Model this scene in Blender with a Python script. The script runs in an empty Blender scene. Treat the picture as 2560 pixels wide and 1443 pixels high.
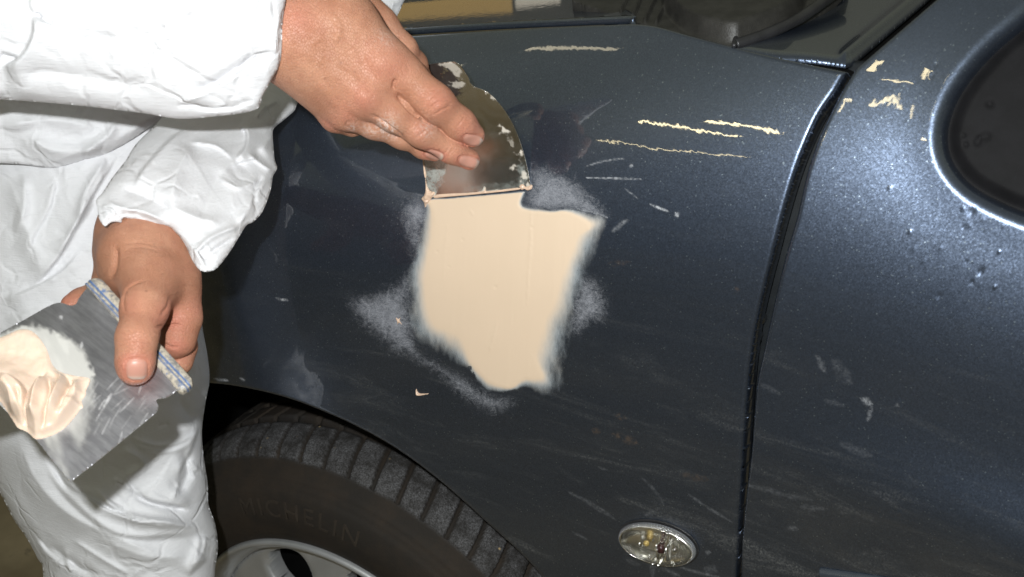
import bpy, math, random
import numpy as np

random.seed(4)
rng = np.random.default_rng(7)
SC = bpy.context.scene

# ------------------------------------------------------------------ camera
F, CX, CY = 2500.0, 1280.0, 721.5          # focal length and centre in photo pixels (2560 wide)
PITCH, YAW = math.radians(27), math.radians(27)
CAM = np.array([0.33, -0.60, 1.165])
_r = np.array([math.cos(YAW), math.sin(YAW), 0.0])
_f = np.array([-math.sin(YAW) * math.cos(PITCH), math.cos(YAW) * math.cos(PITCH), -math.sin(PITCH)])
_u = np.cross(_r, _f)
cam = bpy.data.objects.new("camera", bpy.data.cameras.new("camera"))
SC.collection.objects.link(cam)
from mathutils import Matrix, Vector
cam.matrix_world = Matrix(((_r[0], _u[0], -_f[0], CAM[0]), (_r[1], _u[1], -_f[1], CAM[1]),
                           (_r[2], _u[2], -_f[2], CAM[2]), (0, 0, 0, 1)))
cam.data.sensor_width = 36.0
cam.data.lens = F * 36.0 / 2560.0
cam.data.clip_start, cam.data.clip_end = 0.01, 100
cam.data.dof.use_dof = True
cam.data.dof.focus_distance = 0.78
cam.data.dof.aperture_fstop = 11
SC.camera = cam

# ------------------------------------------------------------------ world: dim workshop
w = bpy.data.worlds.new("World"); SC.world = w; w.use_nodes = True
nt = w.node_tree
bg = nt.nodes["Background"]
tc = nt.nodes.new("ShaderNodeTexCoord"); sp = nt.nodes.new("ShaderNodeSeparateXYZ")
rp = nt.nodes.new("ShaderNodeValToRGB")
mr = nt.nodes.new("ShaderNodeMapRange"); mr.inputs[1].default_value = -1; mr.inputs[2].default_value = 1
nt.links.new(tc.outputs["Generated"], sp.inputs[0]); nt.links.new(sp.outputs[2], mr.inputs[0])
nt.links.new(mr.outputs[0], rp.inputs[0]); nt.links.new(rp.outputs[0], bg.inputs[0])
E = rp.color_ramp.elements
E[0].position, E[0].color = 0.30, (0.024, 0.023, 0.019, 1)
E[1].position, E[1].color = 1.0, (0.16, 0.165, 0.145, 1)
for p_, c_ in ((0.52, (0.045, 0.045, 0.039)), (0.66, (0.10, 0.10, 0.085)), (0.76, (0.21, 0.215, 0.145)), (0.88, (0.24, 0.245, 0.19))):
    e = E.new(p_); e.color = c_ + (1,)
bg.inputs[1].default_value = 1.0

SC.view_settings.view_transform = 'Standard'
SC.view_settings.look = 'None'
SC.view_settings.exposure = 0.0
SC.view_settings.gamma = 1.0
SC.view_settings.use_curve_mapping = False


# ------------------------------------------------------------------ geometry of the view and of the bodywork
def raydir(px, py):
    a = (np.asarray(px, float) - CX) / F
    b = -(np.asarray(py, float) - CY) / F
    return _f + a[..., None] * _r + b[..., None] * _u


def at(px, py, depth):
    return CAM + raydir(px, py) * np.asarray(depth, float)[..., None]


def to_px(P):
    q = np.asarray(P) - CAM
    d = q @ _f
    return CX + F * (q @ _r) / d, CY - F * (q @ _u) / d, d


def sstep(a, b, x):
    t = np.clip((x - a) / (b - a), 0, 1)
    return t * t * (3 - 2 * t)


def smin(a, b, k):
    h = np.clip(0.5 + 0.5 * (b - a) / k, 0, 1)
    return b + (a - b) * h - k * h * (1 - h)


def G_body(P):
    """positive inside the car's flank; zero on the painted skin"""
    x, y, z = P[..., 0], P[..., 1], P[..., 2]
    ys = 0.10 * (z - 0.8) + 0.2879 * np.clip(0.12 - x, 0, 2) ** 2 - 0.0636 * np.exp(-((x + 0.26) / 0.2) ** 2) - 0.2017 * np.clip(x, 0, 1) ** 2
    ys = ys - 0.010 * sstep(0.16, 0.42, x) * np.exp(-((z - 0.745) / 0.04) ** 2)
    zt = 1.0089 + 0.1294 * sstep(-0.1178, 0.3364, x) + 0.08 * (y + 0.0838) + 0.05 * x - 0.2647 * (x - 0.1) ** 2
    return smin(y - ys, zt - z, 0.2236 + 0.0894 * sstep(-0.02, 0.34, x))


G_door = G_body


HOOD = [0.96, 0.05]


def G_plane_top(P):
    return HOOD[0] + HOOD[1] * P[..., 0] + 0.05 * P[..., 1] - 0.10 * np.clip(P[..., 1] - 0.20, 0, 5) ** 2 - P[..., 2]


def hit(px, py, G=G_body):
    D = raydir(px, py)
    n = np.linalg.norm(D, axis=-1)
    t = np.full(D.shape[:-1], 0.35)
    for _ in range(110):
        g = G(CAM + D * t[..., None])
        t = np.minimum(t - 0.62 * g / n, 3.0)
    return CAM + D * t[..., None]


def grad(P, G, e=8e-4):
    g = np.stack([G(P + np.eye(3)[i] * e) - G(P - np.eye(3)[i] * e) for i in range(3)], -1)
    return -g / np.maximum(np.linalg.norm(g, axis=-1, keepdims=True), 1e-9)      # outward normal


_q = hit(np.array([1010.0, 1150, 1300, 1450, 1585]), np.array([86.0, 77, 69, 61, 55]))
HOOD[1], HOOD[0] = np.polyfit(_q[:, 0], _q[:, 2] - 0.05 * _q[:, 1], 1)
HOOD[0] -= 0.0015


# ------------------------------------------------------------------ lamps: the camera's flash and the workshop tubes
def link(o, parent=None):
    SC.collection.objects.link(o)
    if parent is not None:
        o.parent = parent
    return o


fl = bpy.data.lights.new("camera_flash", 'POINT')
fl.energy = 26.5; fl.shadow_soft_size = 0.008; fl.color = (0.97, 1.0, 1.0)
flo = link(bpy.data.objects.new("camera_flash", fl))
flo.location = CAM - _r * 0.055 + _u * 0.060 + _f * 0.01

def tube_lamp(p0, p1, dist, width, power_density, color, G=None):
    """a lamp (or lit opening) of the workshop standing where the paint at photo points p0..p1 mirrors it"""
    G = G or G_body
    def mirrored(px, py):
        P = hit(np.array(float(px)), np.array(float(py)), G)
        n = grad(P, G); d = P - CAM; d = d / np.linalg.norm(d)
        r = d - 2 * (d @ n) * n
        return P, P + r / np.linalg.norm(r) * dist
    (P0, a0), (P1, a1) = mirrored(*p0), mirrored(*p1)
    c = (a0 + a1) / 2; ax = a1 - a0; L = np.linalg.norm(ax); ax = ax / L
    z = c - (P0 + P1) / 2; z = z - (z @ ax) * ax; z = z / np.linalg.norm(z); yv = np.cross(z, ax)
    li = bpy.data.lights.new("workshop_lamp", 'AREA'); li.shape = 'RECTANGLE'
    li.size, li.size_y = L, width; li.color = color; li.energy = power_density * L * width
    o = link(bpy.data.objects.new("workshop_lamp", li))
    o.matrix_world = Matrix(((ax[0], yv[0], z[0], c[0]), (ax[1], yv[1], z[1], c[1]), (ax[2], yv[2], z[2], c[2]), (0, 0, 0, 1)))
    print("lamp", np.round(c, 2), "length", round(float(L), 2))
    return o


WARM = (1.0, 0.84, 0.50)
for run, wd_, pw_ in (([(1600, 303), (1660, 311), (1720, 322), (1785, 334), (1848, 342)], 0.016, 60), ([(1765, 303), (1810, 308), (1860, 314), (1915, 322), (1945, 335)], 0.024, 60),
                      ([(1495, 350), (1580, 361), (1670, 375), (1770, 385), (1870, 393)], 0.007, 45)):
    for a_, b_ in zip(run[:-1], run[1:]):
        tube_lamp(a_, b_, 3.0, wd_, pw_, WARM)
tube_lamp((1320, 122), (1545, 124), 3.0, 0.028, 12, (1.0, 0.88, 0.62))
for a_, b_, wd_ in (((2172, 178), (2202, 152), 0.03), ((2204, 199), (2244, 201), 0.016), ((2092, 280), (2118, 246), 0.014), ((2178, 266), (2232, 232), 0.022)):
    tube_lamp(a_, b_, 2.8, wd_, 40, WARM, G_door)
tube_lamp((985, 30), (1280, 4), 2.6, 0.09, 1.2, (1.0, 0.62, 0.16), G_plane_top)
tube_lamp((1288, 4), (1400, -8), 2.6, 0.06, 1.8, (1.0, 0.9, 0.72), G_plane_top)


# ------------------------------------------------------------------ helpers: polygons, meshes, materials
def curve(pts, n=8, closed=False):
    """Catmull-Rom through the points"""
    p = np.array(pts, float)
    if len(p) < 3:
        return p
    out = []
    m = len(p)
    for i in range(m if closed else m - 1):
        if closed:
            a, b, c, d = p[(i - 1) % m], p[i], p[(i + 1) % m], p[(i + 2) % m]
        else:
            a, b, c, d = p[max(i - 1, 0)], p[i], p[i + 1], p[min(i + 2, m - 1)]
        t = np.linspace(0, 1, n, endpoint=False)[:, None]
        out.append(0.5 * (2 * b + (c - a) * t + (2 * a - 5 * b + 4 * c - d) * t ** 2 + (3 * b - a - 3 * c + d) * t ** 3))
    if not closed:
        out.append(p[-1:])
    return np.concatenate(out)


def inside(poly, x, y):
    r = np.zeros(x.shape, bool)
    n = len(poly)
    for i in range(n):
        x0, y0 = poly[i][:2]; x1, y1 = poly[(i + 1) % n][:2]
        if y0 == y1:
            continue
        r ^= ((y0 > y) != (y1 > y)) & (x < (x1 - x0) * (y - y0) / (y1 - y0) + x0)
    return r


def nearest(poly, x, y, closed=True):
    """distance to the outline, the nearest point, the extra column there and the run along it (0..1)"""
    poly = np.asarray(poly, float)
    n = len(poly)
    seg = n if closed else n - 1
    best = np.full(x.shape, 1e18); bx = np.zeros(x.shape); by = np.zeros(x.shape)
    ex = np.zeros(x.shape); run = np.zeros(x.shape); sgn = np.zeros(x.shape)
    ln = [np.hypot(*(poly[(i + 1) % n][:2] - poly[i][:2])) for i in range(seg)]
    tot = sum(ln) + 1e-9; acc = 0
    for i in range(seg):
        a, b = poly[i], poly[(i + 1) % n]
        dx, dy = b[0] - a[0], b[1] - a[1]
        l2 = dx * dx + dy * dy
        if l2 < 1e-12:
            continue
        t = np.clip(((x - a[0]) * dx + (y - a[1]) * dy) / l2, 0, 1)
        qx, qy = a[0] + t * dx, a[1] + t * dy
        d = (x - qx) ** 2 + (y - qy) ** 2
        m = d < best
        best = np.where(m, d, best); bx = np.where(m, qx, bx); by = np.where(m, qy, by)
        run = np.where(m, (acc + t * ln[i]) / tot, run)
        sgn = np.where(m, np.sign(dx * (y - a[1]) - dy * (x - a[0])), sgn)
        if poly.shape[1] > 2:
            ex = np.where(m, a[2] + t * (b[2] - a[2]), ex)
        acc += ln[i]
    return np.sqrt(best), bx, by, ex, run, sgn


def make_mesh(name, V, faces, mat=None, parent=None, smooth=True, attrs=None):
    """faces: list of int arrays (n,3) or (n,4)"""
    me = bpy.data.meshes.new(name)
    V = np.asarray(V, np.float32)
    faces = [np.asarray(f, np.int32) for f in faces if len(f)]
    me.vertices.add(len(V)); me.vertices.foreach_set("co", V.ravel())
    tot = np.concatenate([np.full(len(f), f.shape[1], np.int32) for f in faces])
    idx = np.concatenate([f.ravel() for f in faces])
    me.loops.add(len(idx)); me.loops.foreach_set("vertex_index", idx)
    me.polygons.add(len(tot))
    me.polygons.foreach_set("loop_start", np.concatenate([[0], np.cumsum(tot)[:-1]]).astype(np.int32))
    me.polygons.foreach_set("loop_total", tot)
    me.update(calc_edges=True)
    me.polygons.foreach_set("use_smooth", np.full(len(tot), smooth))
    me.validate()
    for k, a in (attrs or {}).items():
        at_ = me.attributes.new(k, 'FLOAT', 'POINT')
        at_.data.foreach_set("value", np.asarray(a, np.float32))
    if mat is not None:
        me.materials.append(mat)
    return link(bpy.data.objects.new(name, me), parent)


def grid_panel(polys, step):
    """a fine grid trimmed to an outline (further outlines are holes), its rim snapped to it"""
    P0 = np.asarray(polys[0], float)
    x0, y0 = P0[:, 0].min() - step, P0[:, 1].min() - step
    nx = int((P0[:, 0].max() - x0) / step) + 3; ny = int((P0[:, 1].max() - y0) / step) + 3
    X, Y = np.meshgrid(x0 + np.arange(nx) * step, y0 + np.arange(ny) * step, indexing='ij')
    ins = np.zeros(X.shape, bool)
    for p in polys:
        ins ^= inside(p, X, Y)
    cell = ins[:-1, :-1] | ins[1:, :-1] | ins[:-1, 1:] | ins[1:, 1:]
    used = np.zeros(X.shape, bool)
    for a in (slice(0, -1), slice(1, None)):
        for b in (slice(0, -1), slice(1, None)):
            used[a, b] |= cell
    D = np.full(X.shape, 1e9); BX = X.copy(); BY = Y.copy(); EX = np.zeros(X.shape)
    for p in polys:
        d, bx, by, ex, _, _ = nearest(p, X[used], Y[used])
        dd = D[used]; m = d < dd
        dd = np.where(m, d, dd); D[used] = dd
        t = BX[used]; BX[used] = np.where(m, bx, t)
        t = BY[used]; BY[used] = np.where(m, by, t)
        t = EX[used]; EX[used] = np.where(m, ex, t)
    snap = used & (~ins | (D < 0.25 * step))
    X = np.where(snap, BX, X); Y = np.where(snap, BY, Y); D = np.where(snap, 0, D)
    idx = -np.ones(X.shape, int); idx[used] = np.arange(used.sum())
    q = np.stack([idx[:-1, :-1], idx[:-1, 1:], idx[1:, 1:], idx[1:, :-1]], -1)[cell]
    return X[used], Y[used], D[used], EX[used], q, (X, Y, ins, used, cell)


def rim_edges(q):
    e = np.concatenate([q[:, [i, (i + 1) % 4]] for i in range(4)])
    key = np.sort(e, 1)
    k = key[:, 0].astype(np.int64) * 10_000_000 + key[:, 1]
    u, inv, cnt = np.unique(k, return_inverse=True, return_counts=True)
    return e[cnt[inv] == 1]


def skirt(V, N, q, depth):
    """folds the rim of a sheet back by depth"""
    e = rim_edges(q)
    ids = np.unique(e)
    mp = -np.ones(len(V), int); mp[ids] = len(V) + np.arange(len(ids))
    V2 = np.concatenate([V, V[ids] - N[ids] * depth])
    f = np.stack([e[:, 1], e[:, 0], mp[e[:, 0]], mp[e[:, 1]]], -1)
    return V2, f, ids


def body_panel(name, polys, G, step, edge_r, mat, parent, skirt_d=0.012, relief=None, attrs=None, lift=0.0, soft=True):
    x, y, d, ex, q, _ = grid_panel(polys, step)
    P = hit(x, y, G); N = grad(P, G)
    dep = (P - CAM) @ _f
    dm = d * dep / F
    if relief is not None:
        P = P + N * (relief(x, y) * (sstep(0, 0.004, dm) if soft else 1.0))[:, None]
    t = np.clip(1 - dm / edge_r, 0, 1)
    P = P + N * (lift - (edge_r - np.sqrt(np.maximum(edge_r ** 2 - (edge_r * t) ** 2, 0))))[:, None]
    A = {k: f(x, y, d) for k, f in (attrs or {}).items()}
    V, f2, ids = skirt(P, N, q, skirt_d)
    for k in A:
        A[k] = np.concatenate([A[k], A[k][ids] * 0])
    return make_mesh(name, V, [q, f2], mat, parent, attrs=A)


def tube(name, pts, r, mat, parent, n=10, cap=True, radii=None):
    p = np.array(pts, float); m = len(p)
    T = np.gradient(p, axis=0); T /= np.linalg.norm(T, axis=1, keepdims=True)
    ref = np.array([0.13, 0.2, 1.0]); ref /= np.linalg.norm(ref)
    A = np.cross(T, ref); A /= np.linalg.norm(A, axis=1, keepdims=True); B = np.cross(T, A)
    a = np.linspace(0, 2 * np.pi, n, endpoint=False)
    rr = np.full(m, r) if radii is None else np.array(radii)
    V = p[:, None, :] + rr[:, None, None] * (np.cos(a)[None, :, None] * A[:, None, :] + np.sin(a)[None, :, None] * B[:, None, :])
    V = V.reshape(-1, 3)
    i, j = np.meshgrid(np.arange(m - 1), np.arange(n), indexing='ij')
    q = np.stack([i * n + j, i * n + (j + 1) % n, (i + 1) * n + (j + 1) % n, (i + 1) * n + j], -1).reshape(-1, 4)
    V = np.concatenate([V, p[:1], p[-1:]])
    j = np.arange(n)
    t1 = np.stack([np.full(n, m * n), (j + 1) % n, j], -1)
    t2 = np.stack([np.full(n, m * n + 1), (m - 1) * n + j, (m - 1) * n + (j + 1) % n], -1)
    return make_mesh(name, V, [q, t1, t2], mat, parent)


def lat_noise(x, y, scale, seed, oct=3, aniso=1.0, ang=0.0):
    """smooth lattice noise in about -1..1"""
    c, s = math.cos(ang), math.sin(ang)
    u = (x * c + y * s) / (scale * aniso); v = (-x * s + y * c) / scale
    out = np.zeros(np.shape(x)); amp, tot = 1.0, 0.0
    for o in range(oct):
        r = np.random.default_rng(seed + o)
        T = r.uniform(-1, 1, (97, 97))
        iu, iv = np.floor(u).astype(int), np.floor(v).astype(int)
        fu, fv = u - iu, v - iv
        fu = fu * fu * fu * (fu * (fu * 6 - 15) + 10); fv = fv * fv * fv * (fv * (fv * 6 - 15) + 10)
        g = lambda a, b: T[(iu + a) % 97, (iv + b) % 97]
        out += amp * ((g(0, 0) * (1 - fu) + g(1, 0) * fu) * (1 - fv) + (g(0, 1) * (1 - fu) + g(1, 1) * fu) * fv)
        tot += amp; amp *= 0.5; u = u * 2.03 + 11.3; v = v * 2.03 + 5.7
    return out / tot * 1.6


# --- materials
class NT:
    def __init__(self, name):
        self.m = bpy.data.materials.new(name); self.m.use_nodes = True
        self.t = self.m.node_tree; self.t.nodes.clear()
        self.out = self.t.nodes.new("ShaderNodeOutputMaterial")

    def n(self, typ, **kw):
        nd = self.t.nodes.new("ShaderNode" + typ)
        for k, v in kw.items():
            if k.startswith("i_"):
                nd.inputs[k[2:].replace("_", " ")].default_value = v
            else:
                setattr(nd, k, v)
        return nd

    def l(self, a, b):
        self.t.links.new(a, b)

    def set(self, nd, key, v):
        s = nd.inputs[key]
        if hasattr(v, "links") or isinstance(v, bpy.types.NodeSocket):
            self.l(v, s)
        else:
            s.default_value = v

    def attr(self, name):
        return self.n("Attribute", attribute_name=name).outputs["Fac"]

    def obj(self):
        if not hasattr(self, "_o"):
            self._o = self.n("TexCoord").outputs["Object"]
        return self._o

    def noise(self, scale, detail=3, rough=0.55, vec=None, dist=0.0):
        nd = self.n("TexNoise"); nd.inputs["Scale"].default_value = scale; nd.inputs["Detail"].default_value = detail
        nd.inputs["Roughness"].default_value = rough; nd.inputs["Distortion"].default_value = dist
        self.l(vec or self.obj(), nd.inputs["Vector"]); return nd.outputs[0]

    def scaled(self, sx, sy, sz, rot=(0, 0, 0), vec=None):
        nd = self.n("Mapping"); nd.inputs["Scale"].default_value = (sx, sy, sz); nd.inputs["Rotation"].default_value = rot
        self.l(vec or self.obj(), nd.inputs["Vector"]); return nd.outputs[0]

    def math(self, op, a, b=0.0, c=0.0, clamp=False):
        nd = self.n("Math", operation=op, use_clamp=clamp)
        for i, v in enumerate((a, b, c)):
            self.set(nd, i, v)
        return nd.outputs[0]

    def ramp(self, v, a, b, lo=0.0, hi=1.0):
        nd = self.n("MapRange", interpolation_type='SMOOTHSTEP')
        self.set(nd, 0, v)
        for i, q in enumerate((a, b, lo, hi)):
            nd.inputs[i + 1].default_value = q
        return nd.outputs[0]

    def mix(self, fac, a, b):
        nd = self.n("Mix", data_type='RGBA')
        self.set(nd, 0, fac)
        for i, v in ((6, a), (7, b)):
            if isinstance(v, tuple):
                v = (v + (1,))[:4]
            self.set(nd, i, v)
        return nd.outputs[2]

    def bump(self, h, strength, dist, normal=None):
        nd = self.n("Bump"); nd.inputs["Strength"].default_value = strength; nd.inputs["Distance"].default_value = dist
        self.l(h, nd.inputs["Height"])
        if normal is not None:
            self.l(normal, nd.inputs["Normal"])
        return nd.outputs[0]

    def bsdf(self, **kw):
        nd = self.n("BsdfPrincipled")
        for k, v in kw.items():
            k = k.replace("_", " ")
            if isinstance(v, tuple) and len(v) == 3 and k in ("Base Color",):
                v = v + (1,)
            self.set(nd, k, v)
        return nd.outputs[0]

    def done(self, sh):
        self.l(sh, self.out.inputs[0]); return self.m


def mat_simple(name, col, rough, metal=0.0, noise_amt=0.15, scale=60, bump=0.0, bscale=400, coat=0.0, spec=0.5):
    t = NT(name)
    n = t.noise(scale, 4)
    k = t.ramp(n, 0.3, 0.7, 0, 1)
    c = t.mix(k, tuple(v * (1 - noise_amt) for v in col), tuple(min(1, v * (1 + noise_amt)) for v in col))
    kw = dict(Base_Color=c, Roughness=rough, Metallic=metal, Coat_Weight=coat, Specular_IOR_Level=spec)
    if bump:
        kw["Normal"] = t.bump(t.noise(bscale, 4), bump, 0.001)
    return t.done(t.bsdf(**kw))


def paint_material(name, scuffs=False, dust=0.0):
    t = NT(name)
    # metal flake: tiny cells of differing brightness
    v = t.n("TexVoronoi", feature='F1'); v.inputs["Scale"].default_value = 1300; t.l(t.obj(), v.inputs["Vector"])
    sx = t.n("SeparateColor"); t.l(v.outputs["Color"], sx.inputs[0])
    fl_ = t.ramp(sx.outputs[0], 0.985, 1.0)
    fine = t.ramp(sx.outputs[1], 0.0, 1.0, 0.88, 1.12)
    col = t.mix(fl_, (0.078, 0.100, 0.145), (0.19, 0.23, 0.27))
    hsv = t.n("HueSaturation"); t.set(hsv, "Value", fine); t.l(col, hsv.inputs["Color"]); col = hsv.outputs[0]
    # flake tilt
    nm = t.n("VectorMath", operation='SUBTRACT'); t.l(v.outputs["Color"], nm.inputs[0]); nm.inputs[1].default_value = (0.5, 0.5, 0.5)
    ns = t.n("VectorMath", operation='SCALE'); t.l(nm.outputs[0], ns.inputs[0]); ns.inputs["Scale"].default_value = 0.07
    geo = t.n("NewGeometry")
    na = t.n("VectorMath", operation='ADD'); t.l(geo.outputs["Normal"], na.inputs[0]); t.l(ns.outputs[0], na.inputs[1])
    nn = t.n("VectorMath", operation='NORMALIZE'); t.l(na.outputs[0], nn.inputs[0])
    rough = 0.335
    peel = t.bump(t.noise(190, 1, 0.5), 0.018, 0.001)
    coat_r = 0.02
    if dust:
        st = t.noise(9, 5, 0.65, t.scaled(1, 1, 5.5, (0, 0.25, 0)), 1.2)
        fine_d = t.noise(700, 3, 0.7)
        dz = t.n("SeparateXYZ"); t.l(t.obj(), dz.inputs[0])
        low = t.ramp(dz.outputs[2], 0.90, 0.55, 0.15, 1.0)
        df = t.math('MULTIPLY', t.ramp(st, 0.50, 0.78), t.ramp(fine_d, 0.35, 0.75))
        df = t.math('MULTIPLY', df, t.math('MULTIPLY', low, dust))
        base = t.math('MULTIPLY', t.ramp(t.noise(1300, 2, 0.8), 0.55, 0.8), t.math('MULTIPLY', low, 0.30 * dust))
        df = t.math('MAXIMUM', df, base)
    sh = t.bsdf(Base_Color=col, Metallic=0.87, Roughness=rough, Normal=nn.outputs[0], Coat_Weight=1.0,
                Coat_Roughness=coat_r, Coat_IOR=1.75, Coat_Normal=peel)
    if dust:
        d = t.bsdf(Base_Color=(0.28, 0.28, 0.27), Roughness=0.9)
        mx = t.n("MixShader"); t.l(df, mx.inputs[0]); t.l(sh, mx.inputs[1]); t.l(d, mx.inputs[2]); sh = mx.outputs[0]
    if scuffs:
        # sanded halo: fuzzy matt scratches in curls
        fz = t.noise(330, 4, 0.75, t.scaled(1.0, 1.0, 2.6, (0.2, 0.6, 0.3)), 3.0)
        fz2 = t.noise(110, 4, 0.7, None, 1.5)
        a = t.attr("scuff")
        th = t.math('SUBTRACT', 0.82, t.math('MULTIPLY', a, 0.37))
        k = t.math('ADD', t.math('MULTIPLY', fz, 0.75), t.math('MULTIPLY', fz2, 0.35))
        m = t.ramp(t.math('SUBTRACT', k, th), -0.13, 0.24)
        m = t.math('MULTIPLY', m, t.ramp(a, 0.02, 0.25))
        d = t.bsdf(Base_Color=(0.30, 0.31, 0.345), Roughness=0.75)
        mx = t.n("MixShader"); t.l(t.math('MULTIPLY', m, 0.92), mx.inputs[0]); t.l(sh, mx.inputs[1]); t.l(d, mx.inputs[2]); sh = mx.outputs[0]
        s = t.math('MULTIPLY', t.attr("scratch"), t.ramp(t.noise(600, 3, 0.75), 0.36, 0.58, 0.15, 1.0))
        d = t.bsdf(Base_Color=(0.62, 0.64, 0.68), Roughness=0.6)
        mx = t.n("MixShader"); t.l(s, mx.inputs[0]); t.l(sh, mx.inputs[1]); t.l(d, mx.inputs[2]); sh = mx.outputs[0]
        s = t.math('MULTIPLY', t.math('MULTIPLY', t.attr("rust"), 0.5), t.ramp(t.noise(300, 3), 0.35, 0.6))
        d = t.bsdf(Base_Color=(0.20, 0.12, 0.06), Roughness=0.8)
        mx = t.n("MixShader"); t.l(s, mx.inputs[0]); t.l(sh, mx.inputs[1]); t.l(d, mx.inputs[2]); sh = mx.outputs[0]
    return t.done(sh)


M = {}
M['paint_fender'] = paint_material("scuffed_metallic_paint", True, 0.35)
M['paint'] = paint_material("metallic_paint", False, 0.0)
M['paint_door'] = paint_material("dusty_metallic_paint", True, 0.5)
M['black_plastic'] = mat_simple("black_plastic", (0.022, 0.021, 0.019), 0.5, 0, 0.3, 80, 0.3, 900)
M['rubber_seal'] = mat_simple("rubber_seal", (0.02, 0.02, 0.022), 0.4, 0, 0.2, 80)
M['liner'] = mat_simple("wheel_liner", (0.003, 0.003, 0.003), 0.95, 0, 0.3, 40, spec=0.1)
M['jamb'] = mat_simple("door_jamb_paint", (0.010, 0.012, 0.014), 0.6, 0.0, 0.2, 80, spec=0.15)
M['bolt'] = mat_simple("bolt_steel", (0.35, 0.36, 0.38), 0.3, 1.0, 0.3, 200)
M['mirror'] = mat_simple("mirror_base_plastic", (0.0055, 0.0053, 0.0062), 0.75, 0, 0.2, 90, 0.2, 1200, spec=0.2)
M['chrome'] = mat_simple("lamp_reflector", (0.88, 0.87, 0.82), 0.26, 1.0, 0.1, 90)
M['skirting'] = mat_simple("trim_strip", (0.05, 0.06, 0.075), 0.25, 0.3, 0.1, 60, coat=0.6)

# ------------------------------------------------------------------ floor
t = NT("oily_concrete")
c = t.mix(t.ramp(t.noise(3.5, 5, 0.6), 0.35, 0.7), (0.15, 0.115, 0.065), (0.30, 0.24, 0.15))
c = t.mix(t.ramp(t.noise(14, 5, 0.7), 0.62, 0.75), c, (0.06, 0.05, 0.035))
M['floor'] = t.done(t.bsdf(Base_Color=c, Roughness=0.6, Normal=t.bump(t.noise(120, 4), 0.3, 0.002)))
fo = make_mesh("floor", [(-8, -8, 0.014), (8, -8, 0.014), (8, 8, 0.014), (-8, 8, 0.014)], [np.array([[0, 1, 2, 3]])], M['floor'])
fo['kind'] = "structure"

# ------------------------------------------------------------------ the car
car = link(bpy.data.objects.new("car", None)); car.location = (0, 0, 0)
car['label'] = "dark blue grey metallic car with filler on its scratched front fender"
car['category'] = "car"

top_line = curve([(300, 175), (620, 128), (850, 100), (1010, 86), (1200, 73), (1400, 62), (1585, 55)], 6)
cowl_line = curve([(1585, 55), (1640, 62), (1720, 84), (1833, 114), (1930, 138), (2030, 160), (2100, 174), (2117, 178)], 6)
gap_l = curve([(2117, 178), (2090, 226), (2048, 290), (2010, 375), (1982, 455), (1955, 550), (1928, 655), (1902, 760), (1884, 850),
               (1872, 945), (1860, 1090), (1850, 1250), (1840, 1443), (1836, 1540)], 6)
arch = curve([(300, 985), (420, 962), (525, 962), (620, 975), (720, 1000), (815, 1036), (900, 1075), (985, 1123), (1065, 1180),
              (1140, 1242), (1215, 1310), (1290, 1378), (1352, 1443), (1420, 1530)], 6)
fender_poly = np.concatenate([top_line, cowl_line[1:], gap_l[1:], arch[::-1]])

FILL = [  # x, y, feather width in pixels
    (1068, 497, 10), (1130, 492, 6), (1220, 484, 6), (1300, 477, 6), (1318, 476, 6), (1312, 492, 10), (1310, 512, 12), (1345, 519, 12), (1385, 523, 10),
    (1415, 519, 12), (1470, 527, 26), (1527, 549, 46), (1505, 600, 60), (1482, 655, 60), (1462, 705, 60), (1448, 760, 62), (1438, 815, 80), (1424, 880, 85),
    (1412, 930, 90), (1412, 965, 80), (1385, 992, 70), (1350, 988, 50), (1315, 972, 28), (1285, 978, 12), (1255, 984, 20), (1215, 976, 26),
    (1195, 955, 22), (1165, 925, 26), (1140, 912, 60), (1105, 895, 75), (1070, 880, 75), (1040, 850, 65), (1022, 805, 60), (1017, 740, 52), (1020, 680, 48),
    (1040, 600, 44), (1052, 560, 36), (1060, 530, 24)]
FILL = curve(FILL, 5, True)

SCUFFS = [
    ([(1318, 480), (1322, 425), (1345, 412), (1390, 424), (1440, 452), (1480, 490), (1520, 540), (1480, 545), (1400, 535), (1312, 530)], 1.0),
    ([(1062, 500), (1030, 495), (1002, 520), (1008, 570), (1030, 640), (1012, 690), (960, 725), (880, 750), (880, 775), (915, 820), (985, 872), (1040, 900), (1090, 930),
      (1130, 968), (1180, 1008), (1240, 1032), (1290, 1000), (1220, 985), (1160, 940), (1080, 900), (1045, 860), (1035, 780), (1030, 700), (1060, 600), (1075, 530)], 1.0),
    ([(1440, 700), (1470, 690), (1500, 712), (1516, 750), (1514, 790), (1480, 812), (1425, 840), (1425, 780)], 0.95),
    ([(960, 470), (1010, 480), (1005, 560), (985, 600), (965, 540)], 0.45),
    ([(860, 740), (910, 735), (960, 800), (900, 810)], 0.5),
]


def f_scuff(x, y, d):
    r = np.zeros(x.shape)
    for p, a in SCUFFS:
        P = curve(p, 4, True)
        dd = nearest(P, x, y)[0]; s = np.where(inside(P, x, y), dd, -dd)
        r = np.maximum(r, a * sstep(-46, 48, s))
    return r


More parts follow.
